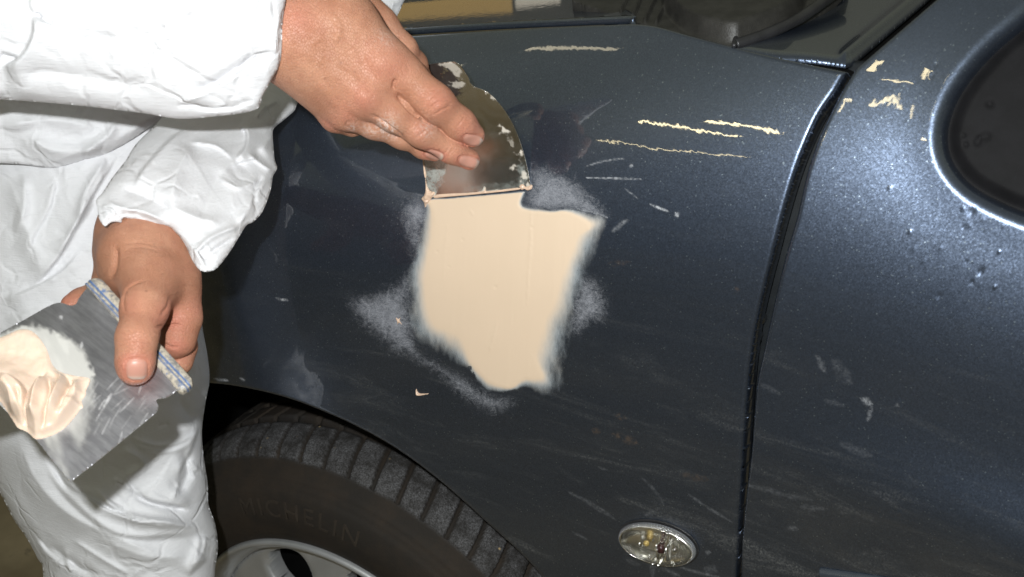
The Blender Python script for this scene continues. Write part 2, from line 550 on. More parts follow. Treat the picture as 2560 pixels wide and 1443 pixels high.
SCR = [  # points, half width, strength
    ([(1465, 416), (1510, 403), (1562, 396)], 1.3, 0.5), ([(1465, 445), (1540, 446), (1602, 448)], 1.3, 0.75), ([(1626, 511), (1650, 521), (1672, 529)], 2.0, 0.95),
    ([(1690, 533), (1694, 541)], 5.5, 0.95), ([(1530, 580), (1548, 565), (1570, 550)], 4.5, 0.30), ([(1560, 470), (1595, 497)], 1.1, 0.4),
    ([(690, 745), (705, 749), (720, 750)], 2.4, 0.75), ([(532, 946), (552, 950), (572, 951)], 1.8, 0.7), ([(600, 946), (612, 951)], 2.0, 0.6),
    ([(1576, 413), (1580, 417)], 2.6, 0.9), ([(1450, 526), (1490, 532), (1520, 545)], 1.5, 0.45), ([(1440, 521), (1460, 527)], 1.5, 0.4),
    ([(1495, 1168), (1520, 1175)], 1.4, 0.15),
    ([(1600, 1190), (1640, 1230), (1660, 1265)], 2.2, 0.088), ([(1420, 1230), (1480, 1260), (1530, 1290)], 2.6, 0.110), ([(1470, 1260), (1540, 1300)], 2.0, 0.099),
    ([(1610, 1290), (1650, 1270)], 2.4, 0.088), ([(1720, 1235), (1770, 1270), (1830, 1305)], 2.2, 0.143), ([(1630, 1405), (1632, 1443)], 5.0, 0.121),
    ([(1690, 1415), (1740, 1430), (1800, 1443)], 2.0, 0.154), ([(1665, 1425), (1700, 1440)], 2.2, 0.121), ([(1765, 1380), (1776, 1382)], 3.5, 0.220),
    ([(1430, 1330), (1470, 1350)], 2.0, 0.110), ([(1760, 1420), (1790, 1428)], 9, 0.088), ([(1565, 1400), (1600, 1412)], 5, 0.077),
    ([(675, 620), (690, 640), (688, 660)], 1.6, 0.099), ([(905, 1000), (955, 985)], 1.4, 0.055),
]


def lines_mask(L, x, y):
    r = np.zeros(x.shape)
    for p, wd, a in L:
        pp = np.array(p, float)
        m = (x > pp[:, 0].min() - 30) & (x < pp[:, 0].max() + 30) & (y > pp[:, 1].min() - 30) & (y < pp[:, 1].max() + 30)
        if not m.any():
            continue
        dd, _, _, _, run, _ = nearest(curve(p, 4), x[m], y[m], False)
        br = 0.65 + 0.35 * lat_noise(x[m], y[m], 7, 5)
        wl = wd * (0.25 + 0.9 * np.sin(np.pi * np.clip(run, 0, 1)) ** 0.7) * (1 + 0.5 * lat_noise(x[m], y[m], 12, 15)) + 0.4
        v = 0.9 * a * np.clip(1.5 - dd / np.maximum(wl, 0.3), 0, 1) * np.clip(br, 0.2, 1)
        r[m] = np.maximum(r[m], v)
    return r


def f_rust(x, y, d):
    return lines_mask([([(1530, 1085), (1560, 1096), (1592, 1108)], 6, 0.55), ([(1480, 1075), (1500, 1080)], 5, 0.4), ([(1540, 1040), (1565, 1046)], 5, 0.4),
                       ([(1520, 660), (1575, 655)], 5, 0.3), ([(1835, 722), (1848, 726)], 4, 0.5), ([(1700, 1185), (1770, 1200)], 6, 0.3)], x, y)


fender = body_panel("front_fender", [fender_poly], G_body, 3.0, 0.0035, M['paint_fender'], car, 0.014,
                    attrs={"scuff": f_scuff, "scratch": lambda x, y, d: lines_mask(SCR, x, y), "rust": f_rust})

# filler spread on the fender, feathered out to nothing
t = NT("polyester_filler")
cov = t.attr("cover")
col = t.mix(t.ramp(cov, 0.25, 0.8), (0.60, 0.66, 0.70), (0.705, 0.55, 0.405))
col = t.mix(t.ramp(t.noise(35, 4), 0.35, 0.7, 0, 0.35), col, (0.68, 0.53, 0.385))
fi = t.bsdf(Base_Color=col, Roughness=0.55, Normal=t.bump(t.math('ADD', t.noise(1500, 3), t.math('MULTIPLY', t.noise(25, 4, 0.6, t.scaled(1, 1, 0.3)), 0.5)), 0.08, 0.0006))
tr = t.n("BsdfTransparent")
al = t.math('ADD', cov, t.math('MULTIPLY', t.math('SUBTRACT', t.noise(420, 4, 0.7, t.scaled(1, 1, 0.35)), 0.5), t.math('MULTIPLY', t.math('SUBTRACT', 1.0, cov), 0.35)))
al = t.ramp(al, 0.0, 0.80)
mx = t.n("MixShader"); t.l(al, mx.inputs[0]); t.l(tr.outputs[0], mx.inputs[1]); t.l(fi, mx.inputs[2])
M['filler'] = t.done(mx.outputs[0])
x, y, d, ex, q, (gX, gY, g_ins, gU, gC) = grid_panel([FILL], 3.0)
cover = np.clip(d / np.maximum(ex * 1.25, 1), 0, 1)
g_ = np.zeros(gX.shape); g_[gU] = cover
for _ in range(14):                                                       # even out where two feather widths meet
    p_ = np.pad(g_, 1, mode='edge'); w_ = np.pad(gU.astype(float), 1, mode='edge')
    sm = sum(p_[1 + i:p_.shape[0] - 1 + i, 1 + j:p_.shape[1] - 1 + j] * w_[1 + i:p_.shape[0] - 1 + i, 1 + j:p_.shape[1] - 1 + j] for i, j in ((0, 0), (1, 0), (-1, 0), (0, 1), (0, -1)))
    ww = sum(w_[1 + i:p_.shape[0] - 1 + i, 1 + j:p_.shape[1] - 1 + j] for i, j in ((0, 0), (1, 0), (-1, 0), (0, 1), (0, -1)))
    g_ = np.where(gU, sm / np.maximum(ww, 1), 0)
cover = np.where(ex > 30, g_[gU], cover) * sstep(0, 7, d)
cover = cover + 0.10 * lat_noise(x, y, 18, 3, 3, 3.0, 1.5) * (1 - cover)
for (bx, by, br) in ((1165, 940, 20), (1180, 957, 13), (1176, 921, 7)):      # dark pits at the lower left edge
    cover = np.where(np.hypot((x - bx) / br + 0.3 * lat_noise(x, y, 9, 8), (y - by) / br + 0.3 * lat_noise(x, y, 9, 18)) < 1, cover * 0.25, cover)
P = hit(x, y); N = grad(P, G_body)
seams = lines_mask([([(1330, 522), (1328, 600), (1322, 700), (1320, 760)], 3, 0.5), ([(1245, 805), (1225, 880)], 3, 0.5), ([(1178, 525), (1186, 540)], 2.5, 0.6),
                    ([(1120, 560), (1110, 700)], 4, 0.2)], x, y)
holes_ = np.zeros(x.shape)
hr = np.random.default_rng(12)
for _ in range(9):
    a, b, r_ = hr.uniform(1050, 1470), hr.uniform(520, 940), hr.uniform(1.6, 3.0)
    holes_ = np.maximum(holes_, np.exp(-((x - a) ** 2 + (y - b) ** 2) / r_ ** 2))
drag = lat_noise(x + 0.10 * y, y, 7, 55, 3, 1.0, 0.0) * 0 + lat_noise((x + 0.05 * (y - 700)) * 12, y, 160, 56, 3)
P = P + N * (0.0004 + 0.0010 * sstep(0, 1, cover) + 0.0006 * seams + 0.00005 * drag * sstep(0.3, 1, cover) - 0.0004 * holes_ * sstep(0.5, 1, cover))[:, None]
make_mesh("filler_patch", P, [q], M['filler'], fender, attrs={"cover": np.clip(cover, 0, 1)})

# two blobs of filler dropped on the paint
M['filler_solid'] = mat_simple("wet_filler", (0.70, 0.50, 0.37), 0.35, 0, 0.06, 40, 0.1, 300, 0.2)
def blob(name, pts, hmm, parent, G=G_body, mat='filler_solid', n=4):
    poly = curve(pts, n, True)
    x, y, d, ex, q, _ = grid_panel([poly], 1.6)
    P = hit(x, y, G); N = grad(P, G)
    P = P + N * (0.0002 + hmm * 0.001 * np.sqrt(np.clip(d / d.max(), 0, 1)))[:, None]
    V, f2, _ = skirt(P, N, q, 0.0006)
    return make_mesh(name, V, [q, f2], M[mat], parent)
blob("filler_speck", [(1041, 972), (1046, 982), (1056, 984), (1074, 984), (1056, 988), (1046, 989), (1040, 986)], 2.0, fender, n=3)
blob("filler_speck", [(990, 794), (996, 798), (1001, 794), (999, 801), (1005, 812), (998, 806), (994, 812), (993, 803)], 1.5, fender, n=3)

# door with the black mirror standing on its shoulder
gap_r = curve([(2140, 168), (2122, 195), (2095, 240), (2070, 292), (2040, 360), (2014, 440), (1990, 545), (1962, 640), (1938, 740), (1920, 820),
               (1905, 890), (1892, 950), (1884, 1030), (1876, 1130), (1862, 1250), (1853, 1360), (1850, 1443), (1848, 1540)], 6)
pillar_gap = [(2140, 168), (2335, 0), (2450, -100)]
door_poly = np.concatenate([gap_r[::-1], np.array(pillar_gap[1:], float), [(2720, -100), (2720, 1540)]])
DINGS = [(2341, 162, 6.9, -0.47), (2331, 190, 5.5, -0.44), (2224, 470, 5.3, 0.65), (2408, 522, 5.1, 0.65), (2430, 529, 10.9, -0.78), (2457, 550, 7.1, 0.26), (2425, 566, 5.3, 0.44), (2410, 568, 6.5, -0.49), (2508, 566, 4.5, 0.42), (2275, 580, 5.2, 0.76), (2286, 622, 7.6, 0.33), (2352, 620, 8.9, 0.28), (2458, 582, 5.9, -0.23), (2498, 630, 3.9, 1.05), (2415, 655, 5.6, -0.37), (2452, 680, 9.9, -0.84), (2430, 706, 6.0, -0.78), (2450, 712, 5.6, 0.36), (2487, 718, 4.9, 0.99), (2348, 740, 7.2, -0.56), (2310, 652, 5.9, 0.29), (2343, 558, 4.0, 0.14), (2350, 575, 3.3, 0.12), (2249, 1282, 6.1, 0.58), (2375, 1327, 3.9, -0.36), (2345, 1068, 5.5, 0.24), (2245, 1008, 7.9, 0.44)]


DSCR = [([(2152, 995), (2164, 1003), (2180, 1010)], 5, 0.390), ([(2180, 1016), (2176, 1032), (2168, 1052)], 4, 0.227), ([(2040, 890), (2052, 910), (2062, 930)], 6, 0.143), ([(2240, 1008), (2247, 1016)], 4, 0.195), ([(2060, 1000), (2110, 1015)], 5, 0.065),
        ([(1960, 1235), (2030, 1250)], 5, 0.065), ([(1860, 1212), (1940, 1230), (1990, 1250)], 4, 0.078), ([(2000, 1268), (2060, 1272)], 7, 0.065), ([(2100, 1110), (2180, 1140)], 8, 0.065), ([(1970, 1320), (1995, 1323)], 4, 0.130),
        ([(2080, 900), (2130, 960)], 12, 0.065), ([(1900, 960), (1950, 985)], 5, 0.065)]
OVAL = curve([(2740, -60), (2640, -8), (2560, 62), (2490, 122), (2430, 190), (2390, 255), (2370, 320), (2372, 375), (2392, 420), (2430, 462), (2490, 498), (2560, 528), (2660, 560), (2800, 580)], 6)
OVAL = np.concatenate([OVAL, [(2800, -60)]])


def door_relief(x, y):
    r = np.zeros(x.shape)
    for a, b, s, h in DINGS:
        m = (abs(x - a) < 4 * s) & (abs(y - b) < 4 * s)
        r[m] += 0.00045 * h * np.exp(-(((x[m] - a) + 0.35 * (y[m] - b)) ** 2 / (0.5 * s * s) + (y[m] - b) ** 2 / (1.0 * s * s)))
    dm = nearest(OVAL, x, y)[0] * 0.00027
    rr_ = 0.013
    k = np.clip(1 - dm / rr_, 0, 1)
    r += 0.0015 * np.exp(-(dm / 0.020) ** 2) - (rr_ - np.sqrt(np.maximum(rr_ ** 2 - (rr_ * k) ** 2, 0)))
    return r


door_out = np.concatenate([gap_r[::-1], np.array(pillar_gap[1:], float), OVAL[:-1] * [1, 1], [(2790, 1540)]])
door_out = np.concatenate([gap_r[::-1], [(2335, 0), (2450, -100), (2760, -100)], OVAL[:-1], [(2800, 1540)]])
door = body_panel("front_door", [door_out], G_door, 3.0, 0.003, M['paint_door'], car, 0.014, relief=door_relief, soft=False, attrs={"scratch": lambda x, y, d: lines_mask(DSCR, x, y), "scuff": lambda x, y, d: 0 * x, "rust": lambda x, y, d: 0 * x})
# black mirror base filling the oval opening
G_ins = lambda P: G_body(P - np.array([0, 0.004, -0.002]))
ov_in = curve([(2740, -90), (2630, -25), (2550, 48), (2476, 112), (2414, 182), (2372, 250), (2352, 320), (2354, 382), (2378, 434), (2420, 478), (2484, 514), (2556, 546), (2656, 580), (2800, 600)], 6)
SPOTS = [(2475, 262, 9), (2466, 342, 11), (2444, 357, 9), (2415, 362, 7), (2410, 340, 5), (2450, 345, 6)]
def ins_relief(x, y):
    d = nearest(OVAL, x, y)[0]
    r = 0.006 * sstep(0, 40, np.where(inside(OVAL, x, y), d, 0)) - 0.004 
    for a, b, q_ in SPOTS:
        r -= 0.0016 * np.exp(-((x - a) ** 2 + (y - b) ** 2) / q_ ** 2)
    return r
body_panel("mirror_base", [np.concatenate([ov_in, [(2800, -90)]])], G_ins, 4.0, 0.001, M['mirror'], car, 0.004, relief=ins_relief)

# inner jamb seen through the door gap
jl = curve([(2128, 150), (2095, 205), (2040, 300), (1995, 420), (1940, 600), (1900, 740), (1875, 900), (1855, 1100), (1840, 1300), (1830, 1540)], 5)
jr = curve([(2165, 150), (2130, 240), (2070, 360), (2020, 520), (1965, 740), (1925, 900), (1905, 1100), (1880, 1300), (1870, 1540)], 5)
G_in = lambda P: G_body(P - np.array([0, 0.022, -0.006]))
jamb = body_panel("door_jamb", [np.concatenate([jl, jr[::-1]])], G_in, 5.0, 0.002, M['jamb'], car, 0.004)
for (px, py, r, m) in ((1932, 612, .0045, 'bolt'), (1930, 640, .005, 'jamb'), (1901, 792, .005, 'bolt'), (1893, 835, .0045, 'bolt'), (1891, 850, .004, 'jamb'), (1889, 868, .004, 'bolt')):
    P = hit(np.array(px * 1.0), np.array(py * 1.0), G_in); nrm = grad(P, G_in)
    tube("hinge_bolt", [P + nrm * k for k in (-0.004, 0.004, 0.0075, 0.009)], r, M[m], jamb, 12, radii=[r, r, r * 0.9, r * 0.5])
for (px, py, ln) in ((1962, 528, 14), (1917, 710, 12), (1885, 895, 10), (1972, 500, 12)):
    a = hit(np.array(px - ln * 1.0), np.array(py - 1.0), G_in); b = hit(np.array(px + ln * 1.0), np.array(py + 1.0), G_in)
    nrm = grad(a, G_in) * 0.001
    tube("jamb_bracket", [a + nrm, (a + b) / 2 + nrm * 3, b + nrm], 0.0022, M['liner'], jamb, 8)

# bonnet
hood_px = np.concatenate([curve([(700, 112), (850, 94), (1010, 80), (1200, 67), (1400, 57), (1560, 50), (1582, 51), (1588, 46), (1583, 38), (1545, 18), (1500, -8), (1440, -45)], 8),
                          [(1380, -75), (700, -75)]])
HP = hit(hood_px[:, 0], hood_px[:, 1], G_plane_top)[:, :2]
keep = np.concatenate([[True], np.hypot(*np.diff(HP, axis=0).T) > 1e-4]); HP = HP[keep]
def inset(p, k):
    tg = np.roll(p, -1, 0) - np.roll(p, 1, 0); tg /= np.linalg.norm(tg, axis=1, keepdims=True) + 1e-12
    nn = np.stack([-tg[:, 1], tg[:, 0]], -1)
    ar = 0.5 * np.sum(p[:, 0] * np.roll(p[:, 1], -1) - p[:, 1] * np.roll(p[:, 0], -1))
    return p + nn * k * np.sign(ar)
def topz(p):
    q_ = np.concatenate([p, np.zeros((len(p), 1))], 1); return G_plane_top(q_) + 0.0025
rows = []
for k in np.linspace(0, 1, 8):
    th = k * np.pi / 2; p = inset(HP, 0.003 * (1 - math.sin(th)) - 0.0005)
    rows.append(np.concatenate([p, (topz(HP) - 0.003 * (1 - math.cos(th)))[:, None]], 1))
p = HP; rows.append(np.concatenate([inset(HP, -0.0016), (topz(HP) - 0.0052)[:, None]], 1)); rows.append(np.concatenate([inset(HP, 0.012), (topz(HP) - 0.007)[:, None]], 1))
m_ = len(HP); RV = np.concatenate(rows)
i, j = np.meshgrid(np.arange(len(rows) - 1), np.arange(m_), indexing='ij')
rq_ = np.stack([i * m_ + j, i * m_ + (j + 1) % m_, (i + 1) * m_ + (j + 1) % m_, (i + 1) * m_ + j], -1).reshape(-1, 4)
x, y, d, ex, q, _ = grid_panel([inset(HP, 0.0025) * 1000], 3.0)
V = np.stack([x / 1000, y / 1000, 0 * x], -1); V[:, 2] = G_plane_top(V) + 0.0025
hood = make_mesh("bonnet", np.concatenate([V, RV]), [q[:, ::-1], rq_ + len(V)], M['paint'], car)

# plastic cowl below the windscreen
def plane3(a, b, c):
    A, B, Cc = [at(np.array(float(v[0])), np.array(float(v[1])), np.array(v[2])) for v in (a, b, c)]
    n = np.cross(B - A, Cc - A); n = n / np.linalg.norm(n)
    if n @ (CAM - A) < 0:
        n = -n
    return lambda P: -((P - A) @ n)


dp = lambda px, py, G=G_body: float((hit(np.array(float(px)), np.array(float(py)), G) - CAM) @ _f)
G_cowl = plane3((1500, 20, dp(1585, 58) + 0.05), (1833, 112, dp(1833, 116) + 0.012), (1900, -60, dp(1833, 116) + 0.11))
cowl_poly = np.concatenate([curve([(1430, 0), (1560, 45), (1600, 60), (1650, 72), (1720, 92), (1780, 107), (1833, 118), (1870, 106), (1930, 84), (2000, 48), (2080, -8), (2130, -60)], 5), [(1430, -100)]])


def cowl_relief(x, y):
    r = np.zeros(x.shape)
    k = np.hypot((x - 1835) / 185, (y + 28) / 140)
    r += 0.014 * sstep(1.02, 0.93, k)
    k2 = np.hypot((x - 1850) / 150, (y + 40) / 66)
    r += 0.004 * np.exp(-((k2 - 1.0) / 0.05) ** 2) - 0.03 * sstep(0.97, 0.7, k2)
    for xx in (1540, 1575, 1610, 1640):
        r += 0.004 * sstep(5, 2, abs(x - xx - (60 - y) * 0.45)) * sstep(1680, 1630, x)
    return r


cowl = body_panel("cowl_cover", [cowl_poly], G_cowl, 3.0, 0.001, M['black_plastic'], car, 0.01, relief=cowl_relief)
cz = lambda px, py, off: at(np.array(float(px)), np.array(float(py)), np.array(dp(px, py, G_cowl) - off))
tube("cowl_strip", [cz(a, b, 0.009) for a, b in curve([(1864, 22), (1856, 45), (1846, 75), (1838, 100), (1835, 116)], 4)], 0.0017, M['rubber_seal'], cowl, 8)
tube("windscreen_seal", [cz(a, b, 0.004) for a, b in curve([(1838, 112), (1868, 103), (1930, 80), (2000, 45), (2075, -8), (2120, -45)], 5)], 0.004, M['rubber_seal'], cowl, 10)

# windscreen pillar
G_pil = plane3((1850, 112, dp(1850, 122) + 0.006), (2120, 168, dp(2110, 180) + 0.004), (2250, -40, dp(2110, 180) + 0.16))
pil_poly = np.concatenate([curve([(1836, 118), (1870, 107), (1930, 85), (2000, 50), (2080, -5), (2135, -60)], 5), [(2395, -75), (2314, -2), (2226, 72), (2146, 139), (2132, 149), (2116, 154)],
                           curve([(2116, 154), (2060, 146), (2000, 140), (1950, 138), (1900, 131)], 4)[1:]])


def pil_relief(x, y):
    d1 = nearest([(2128, 150), (2318, -8), (2400, -75)], x, y, False)[0]
    d2 = nearest([(1930, 139), (2050, 142), (2110, 150)], x, y, False)[0]
    return 0.003 * np.exp(-((d1 - 20) / 12.0) ** 2)


pillar = body_panel("windscreen_pillar", [pil_poly], G_pil, 1.5, 0.003, M['paint'], car, 0.0015, relief=pil_relief)
# black channel between pillar, fender and door
G_ch = plane3((1850, 112, dp(1850, 122) + 0.018), (2120, 168, dp(2110, 180) + 0.024), (2250, -40, dp(2110, 180) + 0.185))
body_panel("pillar_channel", [[(1830, 105), (2000, 20), (2300, -90), (2520, -100), (2330, 60), (2190, 170), (2120, 186), (1900, 150)]], G_ch, 8.0, 0.002, M['liner'], car, 0.004)

# ------------------------------------------------------------------ wheel
WC = np.array([-0.179, 0.0, 0.3055])
wheel = link(bpy.data.objects.new("wheel", None), car); wheel.location = WC; wheel.rotation_euler = (0, 0, 0.0102); wheel.scale = (1.014, 1.014, 1.014)
prof = curve([(-0.004, 0.176), (-0.010, 0.186), (-0.016, 0.200), (-0.020, 0.222), (-0.016, 0.244), (-0.006, 0.258), (0.000, 0.266), (0.008, 0.275), (0.022, 0.2815), (0.045, 0.2845), (0.088, 0.286),
              (0.130, 0.2845), (0.155, 0.280), (0.17, 0.268), (0.18, 0.24), (0.17, 0.20)], 9)
NA = 1400
ang = np.linspace(0, 2 * np.pi, NA, endpoint=False)
PY, PR = prof[:, 0][None, :], prof[:, 1][None, :]
A = ang[:, None]
NB = 62
ph = (A * NB / (2 * np.pi) + 9.0 * PY) % 1.0
sl = sstep(0.06, 0.10, np.minimum(ph, 1 - ph) * 1.0)                 # slots between the shoulder blocks
zone = sstep(0.0035, 0.0065, PY) * sstep(0.052, 0.048, PY)
grv = 0.006 * (1 - sl) * zone
ph2 = (A * NB / (2 * np.pi) * 1.0 - 14 * PY + 0.3) % 1.0
zone2 = sstep(0.054, 0.058, PY) * sstep(0.125, 0.12, PY)
grv = grv + 0.006 * (1 - sstep(0.05, 0.09, np.minimum(ph2, 1 - ph2))) * zone2
for g in (0.053, 0.088, 0.122):
    grv = grv + 0.007 * (1 - sstep(0.0025, 0.0045, abs(PY - g)))
rib = 0.0011 * np.exp(-((PY + 0.006) / 0.0016) ** 2) * (PR < 0.27) - 0.0009 * np.exp(-((PR - 0.249) / 0.0016) ** 2) * (PY < 0)
edge = -0.002 * zone * (1 - sstep(0.0, 0.006, PY - 0.004))
rad = PR - grv + edge
RY = np.repeat(PY, NA, 0) - rib
V = np.stack([np.sin(A) * rad, RY, np.cos(A) * rad], -1)
n = V.shape[1]
i, j = np.meshgrid(np.arange(NA), np.arange(n - 1), indexing='ij')
q = np.stack([i * n + j, i * n + j + 1, ((i + 1) % NA) * n + j + 1, ((i + 1) % NA) * n + j], -1).reshape(-1, 4)
t = NT("dusty_tyre_rubber")
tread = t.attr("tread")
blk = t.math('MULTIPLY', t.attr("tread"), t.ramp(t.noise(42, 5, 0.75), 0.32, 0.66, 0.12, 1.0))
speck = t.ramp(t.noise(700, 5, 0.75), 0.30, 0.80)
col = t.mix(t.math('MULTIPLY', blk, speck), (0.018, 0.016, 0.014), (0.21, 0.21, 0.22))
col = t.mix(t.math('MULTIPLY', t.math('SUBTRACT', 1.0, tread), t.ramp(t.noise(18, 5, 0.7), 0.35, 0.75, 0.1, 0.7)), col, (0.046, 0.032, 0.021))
sand = t.n("TexVoronoi"); sand.inputs["Scale"].default_value = 150; t.l(t.obj(), sand.inputs["Vector"])
sc_ = t.n("SeparateColor"); t.l(sand.outputs["Color"], sc_.inputs[0])
grain = t.math('MULTIPLY', t.math('MULTIPLY', t.ramp(sc_.outputs[0], 0.90, 0.93), t.ramp(sand.outputs["Distance"], 0.25, 0.12)), t.math('MULTIPLY', tread, t.ramp(t.noise(12, 3), 0.5, 0.62)))
col = t.mix(grain, col, (0.45, 0.33, 0.17))
M['tyre'] = t.done(t.bsdf(Base_Color=col, Roughness=0.8, Specular_IOR_Level=0.3, Normal=t.bump(t.noise(500, 4, 0.7), 0.5, 0.001)))
trd = (np.repeat(sstep(0.002, 0.006, PY) * sstep(0.064, 0.044, PY), NA, 0) * np.clip(1 - grv / 0.003, 0, 1)).ravel()  # dust on the shoulder blocks; slots and inner ribs painted dark as arch shade
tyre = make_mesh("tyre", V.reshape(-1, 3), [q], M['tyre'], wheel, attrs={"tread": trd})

M['letter'] = mat_simple('worn_raised_rubber', (0.031, 0.023, 0.016), 0.75)
# raised lettering on the sidewall
def tyre_text(txt, a0, r0, size):
    cu = bpy.data.curves.new("tmp", 'FONT'); cu.body = txt; cu.size = size; cu.extrude = 0.0006; cu.space_character = 1.25; cu.resolution_u = 3
    o = bpy.data.objects.new("tmp", cu); SC.collection.objects.link(o)
    bpy.context.view_layer.update()
    me = bpy.data.meshes.new_from_object(o.evaluated_get(bpy.context.evaluated_depsgraph_get()))
    bpy.data.objects.remove(o)
    co = np.zeros(len(me.vertices) * 3, np.float32); me.vertices.foreach_get("co", co); co = co.reshape(-1, 3)
    a = a0 + co[:, 0] / r0; r = r0 + co[:, 1]
    side = np.interp(r, prof[:36, 1], prof[:36, 0])
    W_ = np.stack([np.sin(a) * r, side - 0.0002 - co[:, 2], np.cos(a) * r], -1)
    me.vertices.foreach_set("co", W_.astype(np.float32).ravel()); me.update()
    me.name = "sidewall_lettering"; me.materials.clear(); me.materials.append(M['letter'])
    return link(bpy.data.objects.new("sidewall_lettering", me), wheel)


tyre_text("MICHELIN", -0.40, 0.2205, 0.026)

# rim with openings
RIM = mat_simple("silver_wheel_paint", (0.52, 0.53, 0.54), 0.40, 0.6, 0.08, 30, 0.05, 300, 0.3)
a = np.linspace(0, 2 * np.pi, 180, endpoint=False)
outer = np.stack([np.sin(a) * 158, np.cos(a) * 158], -1)
holes = []
for k in range(8):
    a0 = math.radians(17 + 45 * k)
    loc = curve([(-20, 146), (0, 151), (20, 146), (28, 130), (22, 96), (12, 84), (-12, 84), (-22, 96), (-28, 130)], 5, True)
    c_, s_ = math.cos(a0), math.sin(a0)
    holes.append(np.stack([loc[:, 0] * c_ + loc[:, 1] * s_, -loc[:, 0] * s_ + loc[:, 1] * c_], -1))
x, y, d, ex, q, _ = grid_panel([outer] + holes, 2.5)
rr = np.hypot(x, y)
yy = np.interp(rr, [0, 50, 75, 120, 150, 158, 163, 170, 175, 177], [0.004, 0.004, 0.010, 0.006, 0.009, 0.008, -0.003, -0.012, -0.012, -0.008])
t_ = np.clip(1 - d / 8.0, 0, 1); yy = yy + 0.004 * (1 - np.sqrt(np.maximum(1 - t_ ** 2, 0))) * (rr < 165)
V = np.stack([x / 1000, yy, y / 1000], -1)
V2, f2, _ = skirt(V, np.tile(np.array([[0, -1.0, 0]]), (len(V), 1)), q, 0.018)
lp = curve([(0.012, 0.1575), (0.008, 0.158), (0.003, 0.160), (-0.004, 0.1635), (-0.010, 0.168), (-0.0135, 0.172), (-0.0135, 0.1750), (-0.010, 0.1770), (0.0, 0.177)], 5)
aa = np.linspace(0, 2 * np.pi, 360, endpoint=False); nl = len(lp)
LV = np.stack([np.sin(aa)[:, None] * lp[:, 1], np.repeat(lp[None, :, 0], 360, 0), np.cos(aa)[:, None] * lp[:, 1]], -1).reshape(-1, 3)
i, j = np.meshgrid(np.arange(360), np.arange(nl - 1), indexing='ij')
lq_ = np.stack([i * nl + j, i * nl + j + 1, ((i + 1) % 360) * nl + j + 1, ((i + 1) % 360) * nl + j], -1).reshape(-1, 4) + len(V2)
make_mesh("rim", np.concatenate([V2, LV]), [q[:, ::-1], f2[:, ::-1], lq_], RIM, wheel).scale = (1.04, 1.0, 1.04)
# dark drum behind the openings, and a liner round the wheel
a = np.linspace(0, 2 * np.pi, 64, endpoint=False)
V = np.concatenate([np.stack([np.sin(a) * 0.172, np.full(64, 0.05), np.cos(a) * 0.172], -1), np.stack([np.sin(a) * 0.10, np.full(64, 0.045), np.cos(a) * 0.10], -1), [[0, 0.045, 0]]])
j = np.arange(64)
make_mesh("brake_drum", V, [np.stack([j, (j + 1) % 64, 64 + (j + 1) % 64, 64 + j], -1), np.stack([64 + j, 64 + (j + 1) % 64, np.full(64, 128)], -1)], M['liner'], wheel)
a = np.linspace(-0.55 * np.pi, 0.55 * np.pi, 60)
pr = [(0.004, 0.385), (0.02, 0.39), (0.20, 0.385), (0.34, 0.36), (0.36, 0.05)]
V = np.array([[(WC[0] + math.sin(k) * r, WC[1] + b, WC[2] + math.cos(k) * r + 0.0) for b, r in pr] for k in a]).reshape(-1, 3)
i, j = np.meshgrid(np.arange(59), np.arange(4), indexing='ij')
q = np.stack([i * 5 + j, (i + 1) * 5 + j, (i + 1) * 5 + j + 1, i * 5 + j + 1], -1).reshape(-1, 4)
make_mesh("wheel_arch_liner", V, [q], M['liner'], car)

# ------------------------------------------------------------------ side repeater lamp
ec, ea = (1647, 1356), math.radians(15.5)
def oval(sa, sb, n=72, c=ec):
    k = np.linspace(0, 2 * np.pi, n, endpoint=False)
    X = np.cos(k) * sa; Y = np.sin(k) * sb
    return np.stack([c[0] + X * math.cos(ea) - Y * math.sin(ea), c[1] + X * math.sin(ea) + Y * math.cos(ea)], -1)


rep = link(bpy.data.objects.new("side_repeater", None), car)
Prc = hit(np.array(ec[0] * 1.0), np.array(ec[1] * 1.0)); rep.location = Prc
REPINV = -Prc


def rep_part(name, sa, sb, hfun, mat, step=2.0, c=ec):
    x, y, d, ex, q, _ = grid_panel([oval(sa, sb, c=c)], step)
    X = ((x - c[0]) * math.cos(ea) + (y - c[1]) * math.sin(ea)) / sa
    Y = (-(x - c[0]) * math.sin(ea) + (y - c[1]) * math.cos(ea)) / sb
    P = hit(x, y); N = grad(P, G_body)
    P = P + N * hfun(X, Y)[:, None] - Prc
    V, f2, _ = skirt(P, N, q, 0.003)
    return make_mesh(name, V, [q, f2], mat, rep)


M['gasket'] = M['rubber_seal']
rep_part("gasket", 104, 53, lambda X, Y: 0.0012 + 0 * X, M['rubber_seal'])
rep_part("reflector", 93, 43, lambda X, Y: 0.0016 + 0.0055 * np.clip(X * X + Y * Y, 0, 1) ** 1.5 + 0.0015 * np.exp(-((X - 0.05) / 0.02) ** 2) + 0.002 * np.exp(-((X - 0.2) / 0.03) ** 2), M['chrome'])
t = NT("clear_lamp_lens")
gl = t.n("BsdfGlass"); gl.inputs["Roughness"].default_value = 0.02; gl.inputs["IOR"].default_value = 1.2
tp = t.n("BsdfTransparent"); gg = t.n("BsdfGlossy"); gg.inputs["Roughness"].default_value = 0.05
fr = t.n("Fresnel"); fr.inputs[0].default_value = 1.45
mx = t.n("MixShader"); t.l(fr.outputs[0], mx.inputs[0]); t.l(tp.outputs[0], mx.inputs[1]); t.l(gg.outputs[0], mx.inputs[2])
M['lens'] = t.done(mx.outputs[0])
k_ = lambda X, Y: np.clip(1 - X * X - Y * Y, 0, 1)
rep_part("lens", 99, 48, lambda X, Y: 0.0025 + 0.010 * np.sqrt(k_(X, Y)), M['lens'])
